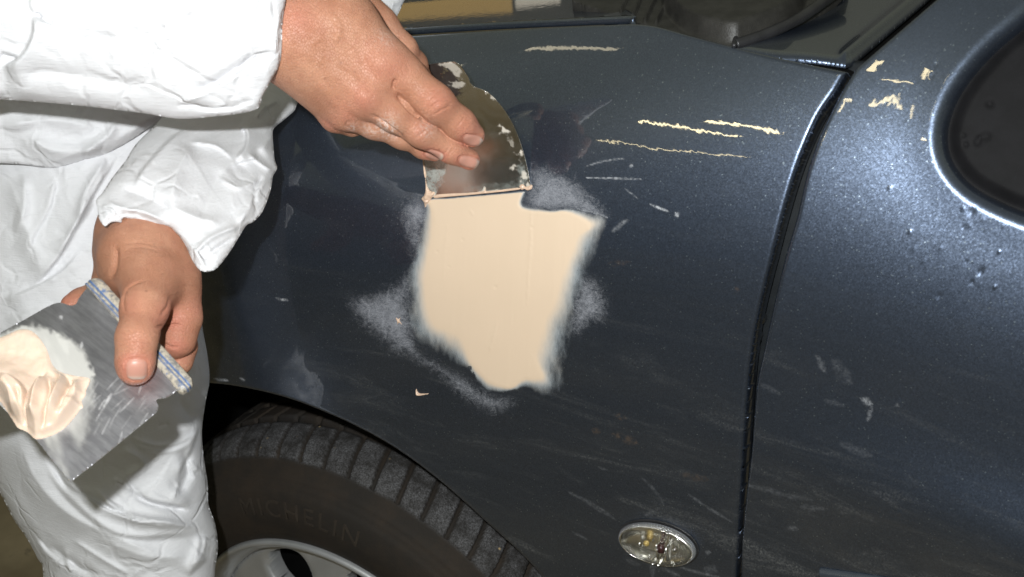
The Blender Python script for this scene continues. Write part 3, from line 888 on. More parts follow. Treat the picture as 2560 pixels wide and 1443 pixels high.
# ribbed rim ring of the lens
t = NT("ribbed_lamp_rim")
M['rim_glass'] = t.done(t.bsdf(Base_Color=(0.66, 0.66, 0.68), Roughness=0.16, Metallic=0.9))
kk = np.linspace(0, 2 * np.pi, 1200, endpoint=False)
ring = []
for sa, sb, h in ((100, 49, 0.0025), (98, 47.2, 0.0048), (94, 44, 0.0058), (91.5, 42, 0.0045)):
    o = oval(sa, sb, 1200); P = hit(o[:, 0], o[:, 1]); N = grad(P, G_body)
    saw = 0.0009 * (np.abs((kk * 84 / (2 * np.pi)) % 1 - 0.5) * 4 - 1) * (1 if h > 0.003 else 0)
    ring.append(P + N * (h + saw)[:, None] - Prc)
V = np.concatenate(ring); j = np.arange(1200)
make_mesh("lens_rim", V, [np.concatenate([np.stack([r * 1200 + j, r * 1200 + (j + 1) % 1200, (r + 1) * 1200 + (j + 1) % 1200, (r + 1) * 1200 + j], -1) for r in range(3)])], M['rim_glass'], rep)
def rp(px, py, off):
    P = hit(np.array(px * 1.0), np.array(py * 1.0)); return P + grad(P, G_body) * off - Prc
M['bulb'] = mat_simple("amber_bulb_cap", (0.50, 0.36, 0.12), 0.2, 0.2, 0.05, 50, coat=0.5)
M['socket'] = mat_simple("bulb_socket", (0.85, 0.85, 0.86), 0.1, 1.0, 0.05, 50)
M['dark_red'] = mat_simple("dark_socket", (0.035, 0.012, 0.012), 0.3, 0, 0.1, 50)
tube("bulb", [rp(1622, 1351, 0.004), rp(1623, 1349, 0.006), rp(1624, 1347, 0.0075)], 0.0022, M['bulb'], rep, 10, radii=[.0022, .0024, .001])
tube("socket", [rp(1648, 1350, .006), rp(1649, 1365, .006), rp(1651, 1388, .005)], 0.001, M['socket'], rep, 8)
tube("socket", [rp(1672, 1360, .006), rp(1670, 1375, .006), rp(1675, 1393, .005)], 0.0011, M['socket'], rep, 8)
for fx, fy, fr in ((1606, 1348, .0019), (1678, 1351, .0016), (1694, 1360, .0019), (1582, 1356, .0008), (1686, 1394, .0013), (1710, 1390, .0008), (1640, 1337, .0009), (1630, 1378, .0011)):
    tube("reflector_facet", [rp(fx, fy, .0055), rp(fx + 1.5, fy + 4, .0068), rp(fx - 1, fy + 9, .006)], fr, M['socket'], rep, 8, radii=[fr * .5, fr, fr * .4])
tube("bulb_holder", [rp(1658, 1355, .004), rp(1658, 1372, .005)], 0.0025, M['dark_red'], rep, 10)

# rub strip low on the door
tube("rub_strip", [hit(np.array(a), np.array(b), G_door) for a, b in curve([(2052.0, 1432.0), (2075.0, 1435.0), (2150.0, 1446.0), (2300.0, 1468.0), (2600.0, 1510.0)], 4)], 0.004, M['skirting'], door, 12)

#PERSON

# ------------------------------------------------------------------ helpers for cloth and hands
def tri_noise(x, y, scale, seed, warp=0.35):
    """crumpled-paper relief: random heights on a triangular lattice, flat facets between"""
    x = x + warp * scale * lat_noise(x, y, scale * 1.3, seed + 3, 2); y = y + warp * scale * lat_noise(x, y, scale * 1.3, seed + 5, 2)
    u, v = x / scale, y / scale
    k = (u + v) * 0.36602540378; a, b = u + k, v + k
    i, j = np.floor(a).astype(int), np.floor(b).astype(int); fa, fb = a - i, b - j
    T = np.random.default_rng(seed).uniform(-1, 1, (101, 101))
    g = lambda p, q: T[(i + p) % 101, (j + q) % 101]
    up = fa > fb
    return np.where(up, g(0, 0) * (1 - fa) + g(1, 0) * (fa - fb) + g(1, 1) * fb, g(0, 0) * (1 - fb) + g(0, 1) * (fb - fa) + g(1, 1) * fa)


def multigrid_inflate(ins, step):
    """height of a cushion filling the outline: circular across a long strip"""
    u = None
    for f in (16, 8, 4, 2, 1):
        nx, ny = -(-ins.shape[0] // f), -(-ins.shape[1] // f)
        pad = np.zeros((nx * f, ny * f)); pad[:ins.shape[0], :ins.shape[1]] = ins
        m = pad.reshape(nx, f, ny, f).mean((1, 3)) > 0.5
        if u is None:
            u = np.zeros((nx, ny))
        else:
            u = np.repeat(np.repeat(u, 2, 0), 2, 1)[:nx, :ny]
            if u.shape != (nx, ny):
                v = np.zeros((nx, ny)); v[:u.shape[0], :u.shape[1]] = u; u = v
        u = u * m
        h2 = (f * step) ** 2
        for _ in range(400 if f > 1 else 120):
            p = np.pad(u, 1)
            u = 0.25 * (p[:-2, 1:-1] + p[2:, 1:-1] + p[1:-1, :-2] + p[1:-1, 2:] + h2) * m
    return np.sqrt(np.maximum(2 * u, 0))


def fold_field(folds, x, y):
    r = np.zeros(x.shape)
    for fd in folds:
        kind, pts, wd, amp = fd[:4]
        pp = np.array(pts, float)
        L = fd[4] if len(fd) > 4 else wd * 4
        mg = max(3 * wd, 2.5 * L if kind == 's' else 0)
        m = (x > pp[:, 0].min() - mg) & (x < pp[:, 0].max() + mg) & (y > pp[:, 1].min() - mg) & (y < pp[:, 1].max() + mg)
        if not m.any():
            continue
        d, _, _, _, run, sg = nearest(curve(pp, 6), x[m], y[m], False)
        tap = sstep(0, 0.22, run) * sstep(1, 0.78, run) if kind != 'S' else 1.0
        if kind == 'r':
            v = (0.45 * np.exp(-(d / wd) ** 2) + 0.55 * np.exp(-1.25 * d / wd)) * tap
        elif kind == 'p':                                       # pinched pleat: sharp crest
            v = np.exp(-d / wd) * tap
        else:                                                   # overlapping layer, raised on the right-hand side of the run
            sd = d * sg
            v = sstep(-wd, wd, sd) * np.exp(-np.maximum(sd, 0) / L) * tap
        r[m] += amp * 0.001 * v
    return r


def cloth(name, poly, depth3, flat, step, folds, mat, parent, back=0.6, crumple=1.0, seed=1, power=1.0, hmax=1e9, foldk=1.15, ncre=45):
    poly = np.asarray(poly, float)
    x, y, d, ex, q, (X, Y, ins, used, cell) = grid_panel([poly], step)
    h = multigrid_inflate(ins, step)[used]
    h = np.where(d <= 0, 0, h)
    h = hmax * np.tanh(h / hmax) if hmax < 1e8 else h
    A = np.array([[a, b, 1.0] for a, b, _ in depth3]); co = np.linalg.solve(A, np.array([1 / c for _, _, c in depth3]))
    base = 1 / (co[0] * x + co[1] * y + co[2])
    rel = foldk * fold_field(folds, x, y)
    rg_ = np.random.default_rng(seed + 500)
    px0, px1, py0, py1 = x.min(), x.max(), y.min(), y.max()
    cre = []
    for _ in range(ncre):
        a, b = rg_.uniform(max(px0, -20), px1), rg_.uniform(max(py0, -20), min(py1, 1460)); th = rg_.choice([0.35, 2.3, 1.2]) + rg_.normal(0, 0.4); L = rg_.uniform(30, 130); bend = rg_.normal(0, 0.18) * L
        cre.append(('p', [(a, b), (a + L / 2 * math.cos(th) - bend * math.sin(th), b + L / 2 * math.sin(th) + bend * math.cos(th)), (a + L * math.cos(th), b + L * math.sin(th))], rg_.uniform(2.5, 6), rg_.uniform(0.4, 1.35) * rg_.choice([-1, 1])))
    rel = rel + fold_field(cre, x, y)
    rel = rel + crumple * 0.001 * (0.8 * lat_noise(x, y, 150, seed, 3, 1.8, 0.5) + 2.0 * tri_noise(x * 0.8 + y * 0.3, y, 105, seed + 20) + 0.85 * tri_noise(x, y - 0.4 * x, 46, seed + 40, 0.5)
                                   + 0.4 * (1 - 2 * np.abs(lat_noise(x, y, 60, seed + 60, 2, 2.2, -0.5))))
    edge = sstep(0, 22, d)
    dep = base - flat * h * base / F - rel * edge
    bk = base + back * h * base / F
    Pf, Pb = at(x, y, dep), at(x, y, bk)
    n = len(x)
    return make_mesh(name, np.concatenate([Pf, Pb]), [q, q[:, ::-1] + n], mat, parent)


def surface_nets(Fv, origin, h):
    """Fv < 0 inside; vertices in grid coordinates"""
    s = Fv < 0
    nx, ny, nz = Fv.shape
    cs = np.zeros((nx - 1, ny - 1, nz - 1), np.uint8)
    for a in (0, 1):
        for b in (0, 1):
            for c in (0, 1):
                cs += s[a:nx - 1 + a, b:ny - 1 + b, c:nz - 1 + c]
    act = (cs > 0) & (cs < 8)
    I = np.argwhere(act)
    idx = -np.ones(act.shape, np.int32); idx[act] = np.arange(len(I))
    acc = np.zeros((len(I), 3)); cnt = np.zeros(len(I))
    cor = [(a, b, c) for a in (0, 1) for b in (0, 1) for c in (0, 1)]
    for i0 in cor:
        for ax in range(3):
            if i0[ax]:
                continue
            i1 = list(i0); i1[ax] = 1
            f0 = Fv[I[:, 0] + i0[0], I[:, 1] + i0[1], I[:, 2] + i0[2]]; f1 = Fv[I[:, 0] + i1[0], I[:, 1] + i1[1], I[:, 2] + i1[2]]
            m = (f0 < 0) != (f1 < 0)
            t = np.where(m, f0 / np.where(m, f0 - f1, 1), 0)
            p = np.array(i0, float)[None, :] + np.zeros((len(I), 3)); p[:, ax] += t
            acc[m] += p[m]; cnt[m] += 1
    V = (I + acc / cnt[:, None]) * h + origin
    Q = []
    for ax in range(3):
        sl0 = [slice(1, -1)] * 3; sl0[ax] = slice(0, -1)
        sl1 = [slice(1, -1)] * 3; sl1[ax] = slice(1, None)
        a, b = s[tuple(sl0)], s[tuple(sl1)]
        o1, o2 = [k for k in range(3) if k != ax]
        for flip, mm in ((False, a & ~b), (True, ~a & b)):
            J = np.argwhere(mm); J[:, o1] += 1; J[:, o2] += 1
            def cell(d1, d2):
                K = J.copy(); K[:, o1] += d1; K[:, o2] += d2
                return idx[K[:, 0], K[:, 1], K[:, 2]]
            c0, c1, c2, c3 = cell(-1, -1), cell(0, -1), cell(0, 0), cell(-1, 0)
            qd = np.stack([c0, c1, c2, c3], -1)
            if flip != (ax == 1):
                qd = qd[:, ::-1]
            Q.append(qd)
    Q = np.concatenate(Q)
    return V, Q[(Q >= 0).all(1)]


def hand_mesh(groups, vox, kin, kout):
    """groups: list of (blend k, [(px,py,depth,r_px) chains]); every capsule in view-aligned metres"""
    def loc(j):
        P = at(np.array(float(j[0])), np.array(float(j[1])), np.array(float(j[2]))) - CAM
        return np.array([P @ _r, P @ _u, P @ _f]), j[3] * j[2] / F
    caps = [[[loc(j) for j in ch] for ch in chains] for _, chains in groups]
    allp = np.array([p for g in caps for ch in g for p, r in ch]); allr = np.array([r for g in caps for ch in g for p, r in ch])
    lo = (allp - allr[:, None]).min(0) - 0.006; hi = (allp + allr[:, None]).max(0) + 0.006
    dim = np.ceil((hi - lo) / vox).astype(int) + 1
    ax = [(lo[k] + np.arange(dim[k]) * vox).astype(np.float32) for k in range(3)]
    X, Y, Z = ax[0][:, None, None], ax[1][None, :, None], ax[2][None, None, :]
    def cap(a, ra, b, rb):
        d = (b - a).astype(np.float32); l2 = float(d @ d) + 1e-12
        h = np.clip(((X - a[0]) * d[0] + (Y - a[1]) * d[1] + (Z - a[2]) * d[2]) / l2, 0, 1)
        return np.sqrt((X - a[0] - h * d[0]) ** 2 + (Y - a[1] - h * d[1]) ** 2 + (Z - a[2] - h * d[2]) ** 2) - (ra + (rb - ra) * h)
    def smn(a, b, k):
        h = np.clip(0.5 + 0.5 * (b - a) / k, 0, 1)
        return b + (a - b) * h - k * h * (1 - h)
    palm, fing = None, None
    for (k, _), g in zip(groups, caps):
        gg = None
        for ch in g:
            for (a, ra), (b, rb) in zip(ch[:-1], ch[1:]):
                c = cap(a.astype(np.float32), ra, b.astype(np.float32), rb).astype(np.float32)
                gg = c if gg is None else smn(gg, c, k)
        if k >= 0.009:
            palm = gg if palm is None else smn(palm, gg, kout)
        else:
            fing = gg if fing is None else smn(fing, gg, kin)
    Fv = smn(palm, fing, kout)
    V, Q = surface_nets(Fv, lo, vox)
    W_ = CAM + V[:, :1] * _r + V[:, 1:2] * _u + V[:, 2:3] * _f
    return W_, Q


def vert_normals(V, Q):
    n = np.cross(V[Q[:, 2]] - V[Q[:, 0]], V[Q[:, 3]] - V[Q[:, 1]])
    N = np.zeros_like(V)
    for k in range(4):
        np.add.at(N, Q[:, k], n)
    return N / np.maximum(np.linalg.norm(N, axis=1, keepdims=True), 1e-12)


def relax(V, Q, it=2, lam=0.5):
    E_ = np.concatenate([Q[:, [0, 1]], Q[:, [1, 2]], Q[:, [2, 3]], Q[:, [3, 0]]])
    deg = np.bincount(E_[:, 0], minlength=len(V)) + np.bincount(E_[:, 1], minlength=len(V))
    for _ in range(it):
        S = np.zeros_like(V)
        for c in range(3):
            S[:, c] = np.bincount(E_[:, 0], V[E_[:, 1], c], len(V)) + np.bincount(E_[:, 1], V[E_[:, 0], c], len(V))
        V = V + lam * (S / deg[:, None] - V)
    return V


def dress_hand(V, Q, creases, nails, red, bumps, pale=()):
    """adds creases, nails and skin colour where the photo shows them on the side turned to the camera"""
    V = relax(V, Q, 2, 0.5)
    N = vert_normals(V, Q)
    if ((V - V.mean(0)) * N).sum(1).mean() < 0:
        Q = Q[:, ::-1]; N = -N
    px, py, dep = to_px(V)
    face = sstep(0.05, 0.35, ((CAM - V) / np.linalg.norm(V - CAM, axis=1, keepdims=True) * N).sum(1))
    dz = np.zeros(len(V)); nail = np.zeros(len(V)); redm = np.zeros(len(V)); rim = np.zeros(len(V))
    for a, b, r, h in bumps:
        dz += h * 0.001 * np.exp(-((px - a) ** 2 + (py - b) ** 2) / r ** 2) * face
    for pts, wd, dpt in creases:
        pp = np.array(pts, float)
        m = (px > pp[:, 0].min() - 20) & (px < pp[:, 0].max() + 20) & (py > pp[:, 1].min() - 20) & (py < pp[:, 1].max() + 20)
        d, _, _, _, run, _ = nearest(curve(pp, 5), px[m], py[m], False)
        tap = np.minimum(1, 4 * np.minimum(run, 1 - run) + 0.15)
        dz[m] -= 1.5 * dpt * 0.001 * np.exp(-(d / wd) ** 2) * tap * face[m]
    for a, b, L, Wd, ang, sq in nails:
        c, s = math.cos(math.radians(ang)), math.sin(math.radians(ang))
        u = ((px - a) * c + (py - b) * s) / L; v = (-(px - a) * s + (py - b) * c) / Wd
        k = (np.abs(u) ** sq + np.abs(v) ** sq) ** (1 / sq)
        nail = np.maximum(nail, sstep(1.02, 0.90, k) * (face > 0.02))
        dz -= 0.00075 * np.exp(-((k - 1.05) / 0.11) ** 2) * face
        dz += 0.0003 * sstep(0.95, 0.6, k) * face
        redm = np.maximum(redm, 0.75 * np.exp(-(np.maximum(k - 1, 0) / 0.8) ** 2))
        rim = np.maximum(rim, sstep(0.45, 0.85, u) * (k < 1.0))
    for a, b, r, v in red:
        redm = np.maximum(redm, v * np.exp(-((px - a) ** 2 + (py - b) ** 2) / r ** 2))
    pl = np.zeros(len(V))
    for a, b, r, v in pale:
        pl = np.maximum(pl, v * np.exp(-((px - a) ** 2 + (py - b) ** 2) / r ** 2))
    return V + N * dz[:, None], Q, {"nail": nail, "red": redm, "nailtip": rim, "powder": pl}


# --- skin
t = NT("skin")
n1 = t.noise(38, 5, 0.6); n2 = t.noise(160, 4, 0.65)
col = t.mix(t.ramp(n1, 0.3, 0.72), (0.395, 0.178, 0.105), (0.495, 0.248, 0.155))
col = t.mix(t.ramp(n2, 0.45, 0.75, 0, 0.5), col, (0.38, 0.16, 0.10))
col = t.mix(t.math('MULTIPLY', t.attr("red"), t.ramp(t.noise(70, 3), 0.2, 0.6, 0.45, 1)), col, (0.50, 0.18, 0.125))
vo = t.n("TexVoronoi"); vo.inputs["Scale"].default_value = 130; t.l(t.obj(), vo.inputs["Vector"])
s3 = t.n("SeparateColor"); t.l(vo.outputs["Color"], s3.inputs[0])
fr_ = t.math('MULTIPLY', t.ramp(vo.outputs["Distance"], 0.16, 0.06), t.ramp(s3.outputs[0], 0.80, 0.86))
col = t.mix(t.math('MULTIPLY', fr_, 0.45), col, (0.20, 0.085, 0.05))
col = t.mix(t.math('MULTIPLY', t.attr("powder"), t.ramp(t.noise(500, 4, 0.7), 0.4, 0.65)), col, (0.68, 0.60, 0.55))
ncol = t.mix(t.attr("nailtip"), (0.50, 0.25, 0.19), (0.56, 0.42, 0.34))
col = t.mix(t.attr("nail"), col, ncol)
vs = t.n("TexVoronoi", feature='DISTANCE_TO_EDGE'); vs.inputs["Scale"].default_value = 620
t.l(t.scaled(1, 1.6, 0.8, (0.4, 0.3, 0.5)), vs.inputs["Vector"])
hgt = t.math('ADD', t.ramp(vs.outputs["Distance"], 0.0, 0.12), t.math('MULTIPLY', t.noise(240, 4, 0.6), 1.2))
nb = t.bump(t.math('MULTIPLY', hgt, t.math('SUBTRACT', 1.0, t.attr("nail"))), 0.6, 0.0005)
rg = t.math('SUBTRACT', 0.52, t.math('MULTIPLY', t.attr("nail"), 0.12))
M['skin'] = t.done(t.bsdf(Base_Color=col, Roughness=rg, Normal=nb, Subsurface_Weight=0.08, Subsurface_Radius=(0.006, 0.0025, 0.0012), Subsurface_Scale=0.5, Specular_IOR_Level=0.42))

# --- right hand: fingers press the metal blade on the filler
RH = [
    (0.012, [[(480, 0, .650, 110), (600, 45, .640, 106), (735, 75, .625, 104)],
             [(735, 55, .628, 88), (850, 60, .628, 84), (958, 152, .632, 62)],
             [(735, 95, .625, 92), (915, 232, .632, 58)],
             [(735, 130, .630, 84), (866, 272, .642, 46)],
             [(735, 140, .640, 76), (838, 290, .652, 33)],
             [(800, 20, .650, 80), (890, 40, .665, 60)]]),
    (0.006, [[(955, 155, .632, 60), (1005, 185, .636, 50), (1088, 258, .640, 45), (1150, 310, .652, 37), (1182, 338, .660, 30)]]),
    (0.006, [[(915, 235, .634, 52), (985, 285, .640, 42), (1052, 331, .648, 35), (1128, 377, .660, 29), (1173, 399, .668, 26.5)]]),
    (0.006, [[(868, 278, .642, 42), (935, 312, .650, 33), (1003, 343, .660, 26), (1058, 371, .672, 23), (1086, 384, .678, 19.5)]]),
    (0.006, [[(838, 295, .652, 32), (880, 312, .662, 25), (905, 318, .685, 20)]]),
    (0.006, [[(890, 10, .665, 52), (950, 60, .668, 40), (1008, 122, .675, 32), (1035, 160, .690, 30), (1060, 215, .712, 29)]]),
]
rv, rq = hand_mesh(RH, 0.0007, 0.0006, 0.007)
R_CRE = [
    ([(1062, 262), (1082, 240), (1108, 222)], 3.0, 0.45), ([(1070, 274), (1095, 256), (1125, 246)], 3.5, 0.55), ([(1082, 288), (1108, 272), (1130, 262)], 2.5, 0.30), ([(1075, 230), (1090, 222)], 2.5, .3),
    ([(1035, 328), (1048, 314), (1064, 302)], 2.5, 0.45), ([(1040, 345), (1058, 330), (1078, 318)], 2.5, 0.35), ([(1030, 318), (1040, 306)], 2.2, .3),
    ([(1140, 322), (1150, 308), (1160, 296)], 2.2, 0.25), ([(1112, 386), (1120, 372)], 2.2, 0.25), ([(1120, 392), (1130, 374)], 2.0, .2),
    ([(985, 348), (1000, 332)], 2.2, 0.3), ([(992, 234), (1010, 258), (1035, 283), (1062, 302)], 4.0, 1.6), ([(985, 228), (984, 212), (990, 196)], 4.5, 1.1),
    ([(928, 286), (955, 303), (985, 325), (1010, 345)], 3.0, 1.1), ([(1003, 170), (1010, 190)], 2, .2), ([(1015, 160), (1024, 178)], 2, .2), ([(995, 178), (1000, 195)], 2, .2),
    ([(872, 300), (866, 312), (872, 322)], 3, 0.6),
]
R_NAIL = [(1183, 352, 26, 14.5, 8, 2.6), (1174, 406, 27, 15, 12, 2.6), (1086, 389, 23, 12, 14, 2.6)]
R_RED = [(962, 165, 65, .5), (912, 252, 50, .5), (1098, 255, 50, .5), (1052, 330, 30, .45), (860, 285, 40, .5), (1180, 330, 50, .6), (1150, 395, 45, .4), (745, 45, 55, .55), (830, 310, 30, .6), (1080, 390, 30, .6)]
R_BMP = [(962, 160, 34, 1.6), (912, 246, 28, 1.8), (862, 280, 24, 1.3), (1092, 258, 26, 1.2), (1050, 328, 20, 0.9)]
for p in ([(760, 80), (850, 110), (940, 150)], [(760, 130), (840, 190), (905, 240)], [(750, 160), (810, 225), (850, 270)]):   # tendons
    for k in np.linspace(0, 1, 14):
        c = curve(p, 8); i = int(k * (len(c) - 1)); R_BMP.append((c[i][0], c[i][1], 15, 0.30))
for p in ([(780, 110), (830, 90), (880, 130), (900, 160)], [(840, 100), (850, 70), (830, 40)], [(800, 150), (860, 180), (890, 200)]):     # veins
    for k in np.linspace(0, 1, 22):
        c = curve(p, 10); i = int(k * (len(c) - 1)); R_BMP.append((c[i][0], c[i][1], 8, 0.22))
rv, rq, ra = dress_hand(rv, rq, R_CRE, R_NAIL, R_RED, R_BMP, [(965, 320, 28, .8), (925, 325, 20, .5), (1068, 325, 25, .35), (880, 320, 14, .5), (965, 95, 30, .25)])

# --- left hand: thumb over the plate, fingers behind it
LH = [
    (0.012, [[(420, 450, .765, 45), (362, 565, .684, 97), (358, 640, .655, 98)],
             [(330, 600, .670, 82), (330, 690, .660, 72)],
             [(400, 600, .665, 78), (425, 700, .650, 66), (448, 775, .655, 46)],
             [(355, 640, .650, 90), (372, 730, .628, 62)],
             [(300, 640, .685, 62), (290, 730, .700, 52), (240, 755, .712, 34)]]),
    (0.006, [[(378, 690, .632, 66), (362, 770, .612, 55), (342, 845, .596, 47), (338, 905, .594, 43), (338, 922, .595, 40)]]),
    (0.006, [[(440, 745, .655, 52), (455, 800, .652, 44), (446, 850, .652, 38), (410, 880, .660, 33)]]),
    (0.006, [[(440, 800, .668, 46), (452, 868, .668, 36), (448, 905, .662, 28), (405, 915, .668, 26)]]),
    (0.006, [[(250, 745, .700, 34), (205, 752, .700, 29), (178, 762, .694, 25)]]),
]
lv, lq = hand_mesh(LH, 0.0008, 0.0007, 0.007)
L_CRE = [
    ([(362, 705), (335, 712), (315, 728), (308, 755), (316, 785)], 3.2, 0.8), ([(325, 852), (345, 845), (368, 850), (378, 860)], 3.0, .55), ([(322, 862), (345, 857), (372, 866)], 2.5, .4), ([(330, 842), (350, 838), (370, 842)], 2.2, .3),
    ([(388, 818), (420, 814), (450, 812)], 3.2, 0.9), ([(405, 858), (430, 868), (448, 868)], 2.6, .7), ([(400, 790), (420, 765), (425, 740)], 5, .7), ([(290, 615), (288, 660), (275, 700)], 7, 1.2),
    ([(310, 610), (350, 606), (395, 616)], 3, .3), ([(315, 622), (360, 618), (400, 630)], 3, .25),
]
L_NAIL = [(342, 924, 27, 28, 90, 3.2)]
L_RED = [(430, 800, 50, .8), (440, 870, 40, .8), (330, 760, 45, .35), (345, 860, 45, .4), (175, 755, 30, .7), (480, 770, 40, .5)]
L_BMP = [(345, 852, 30, .8), (360, 740, 50, 1.2)]
lv, lq, la = dress_hand(lv, lq, L_CRE, L_NAIL, L_RED, L_BMP)
PV = np.concatenate([rv, lv]); PQ = np.concatenate([rq, lq + len(rv)])
person = make_mesh("person", PV, [PQ], M['skin'], None, attrs={k: np.concatenate([ra[k], la[k]]) for k in ra})
person['label'] = "person in a white coverall pressing a metal blade over the wet filler"
person['category'] = "person"

# --- white coverall
t = NT("white_coverall_fabric")
st = t.noise(95, 4, 0.6, t.scaled(1, 1, 9, (0.3, 0.5, 0.0)), 0.4)
cr = t.n("TexVoronoi", feature='DISTANCE_TO_EDGE'); cr.inputs["Scale"].default_value = 26
wv = t.n("VectorMath", operation='ADD'); t.l(t.obj(), wv.inputs[0])
nz = t.n("TexNoise"); nz.inputs["Scale"].default_value = 18; nz.inputs["Detail"].default_value = 3; t.l(t.obj(), nz.inputs["Vector"])
sv = t.n("VectorMath", operation='SCALE'); sv.inputs["Scale"].default_value = 0.06; t.l(nz.outputs["Color"], sv.inputs[0]); t.l(sv.outputs[0], wv.inputs[1])
t.l(wv.outputs[0], cr.inputs["Vector"])
h1 = t.math('MULTIPLY', t.ramp(cr.outputs["Distance"], 0.0, 0.10), t.ramp(t.noise(9, 2), 0.42, 0.62, 0.0, 0.9))
h2 = t.math('MULTIPLY', t.noise(420, 3, 0.6), 0.22)
hh = t.math('ADD', t.math('ADD', h1, h2), t.math('MULTIPLY', st, 0.45))
cb = t.bump(hh, 0.55, 0.0018)
cl_ = t.bsdf(Base_Color=(0.84, 0.84, 0.865), Roughness=0.62, Specular_IOR_Level=0.35, Normal=cb)
trl = t.n("BsdfTranslucent"); trl.inputs[0].default_value = (0.92, 0.92, 0.92, 1); t.l(cb, trl.inputs["Normal"])
mx = t.n("MixShader"); mx.inputs[0].default_value = 0.22; t.l(cl_, mx.inputs[1]); t.l(trl.outputs[0], mx.inputs[2])
M['cloth'] = t.done(mx.outputs[0])

FT = [  # trouser leg and body
    ('s', [(470, 690), (440, 800), (420, 900)], 6, 2, 50),
    ('s', [(300, 380), (250, 460), (205, 540), (150, 640), (75, 730)], 5, 9, 60), ('r', [(230, 470), (190, 560), (140, 640)], 12, 4),
    ('s', [(145, 430), (125, 520), (85, 590), (70, 650)], 6, 4, 50), ('r', [(60, 430), (60, 520), (40, 590)], 16, 5), ('s', [(240, 500), (200, 560), (165, 590)], 5, 3, 40),
    ('r', [(270, 390), (215, 480), (195, 560)], 10, 5), ('s', [(0, 745), (60, 730), (150, 680), (205, 620)], 4, 6, 60),
    ('r', [(20, 440), (110, 700)], 22, 4), ('s', [(0, 800), (120, 770), (240, 800)], 8, 4, 60),
    # long curved pleats over the thigh and shin
    ('p', [(150, 1190), (240, 1260), (330, 1300), (400, 1305), (490, 1320), (512, 1332)], 13, 11),
    ('s', [(512, 1332), (430, 1340), (340, 1345), (260, 1320), (170, 1245), (110, 1160)], 9, 8, 60),
    ('p', [(230, 1215), (300, 1275), (380, 1300), (460, 1304)], 6, 6), ('p', [(235, 1230), (310, 1290), (390, 1312), (450, 1316)], 5, 5),
    ('r', [(180, 1220), (270, 1270), (340, 1290)], 9, -7), ('r', [(320, 1200), (350, 1245), (420, 1270), (478, 1272)], 10, -7),
    ('s', [(480, 1274), (430, 1262), (370, 1250), (345, 1225)], 5, 7, 45), ('p', [(278, 1195), (330, 1225), (352, 1245)], 6, 5),
    ('r', [(455, 1120), (470, 1180), (440, 1240)], 14, -9), ('s', [(505, 1040), (480, 1120), (450, 1180), (452, 1205)], 5, 7, 40), ('r', [(470, 1150), (500, 1180)], 5, 3), ('r', [(470, 1160), (490, 1200)], 4, 3),
    ('p', [(430, 1255), (440, 1230), (448, 1200)], 5, 5), ('r', [(40, 1080), (90, 1200), (180, 1290), (330, 1360), (430, 1400)], 26, 9),
    ('r', [(95, 1060), (150, 1190), (190, 1240)], 10, -9), ('s', [(180, 1240), (120, 1140), (90, 1060)], 6, 6, 40),
    ('s', [(90, 1340), (120, 1380), (170, 1420)], 6, 7, 30), ('r', [(120, 1360), (200, 1420), (250, 1440)], 9, -6), ('r', [(160, 1370), (180, 1440)], 8, 4), ('p', [(175, 1345), (260, 1400), (330, 1440)], 6, 4),
    ('s', [(520, 1395), (480, 1430), (470, 1443)], 6, 6, 40), ('r', [(500, 1335), (490, 1390), (470, 1430)], 10, 5), ('p', [(512, 1332), (508, 1380), (480, 1420)], 8, 6),
    ('r', [(320, 1090), (400, 1115), (480, 1090), (512, 1040)], 6, 3), ('r', [(330, 1110), (410, 1130), (470, 1110), (505, 1060)], 5, 3), ('r', [(300, 1120), (360, 1160), (300, 1200)], 12, 5),
    ('r', [(240, 1340), (360, 1390), (480, 1390)], 22, 6), ('p', [(395, 1405), (390, 1425)], 3, 2), ('r', [(480, 900), (450, 1000), (500, 1060)], 16, -4),
]
leg = [(-220, 180), (700, 180), (690, 300), (560, 440), (480, 560), (486, 640), (490, 690), (498, 760), (508, 830), (519, 890), (524, 950), (514, 1005), (505, 1075), (509, 1140), (519, 1205), (521, 1260),
       (538, 1310), (545, 1370), (537, 1443), (548, 1560), (560, 1800), (560, 2050), (150, 2050), (130, 1800), (115, 1560), (108, 1443), (106, 1415), (95, 1398), (78, 1365), (60, 1335), (35, 1300), (0, 1232), (-60, 1130), (-220, 1040)]
cover_all = cloth("coverall", curve(leg, 4, True), [(0, 300, .835), (500, 700, .848), (400, 1443, .875)], 0.80, 4.0, FT, M['cloth'], person, 0.12, 0.75, 31, foldk=0.95, ncre=110)

FD = [('s', [(420, 300), (345, 350), (275, 395), (200, 415)], 5, 5, 50), ('r', [(60, 330), (140, 380), (260, 370)], 26, 7), ('r', [(290, 300), (270, 340), (200, 390)], 14, 5), ('r', [(0, 320), (120, 300), (250, 320)], 20, 5), ('s', [(470, 300), (380, 350), (330, 390)], 4, 4, 40)]
cloth("jacket_hem", curve([(-200, 160), (480, 200), (450, 262), (395, 302), (335, 345), (265, 385), (200, 405), (135, 420), (60, 412), (0, 408), (-200, 400)], 5, True),
      [(0, 300, .735), (400, 300, .76), (100, 400, .745)], 0.30, 4.0, FD, M['cloth'], cover_all, 0.3, 0.8, 77)

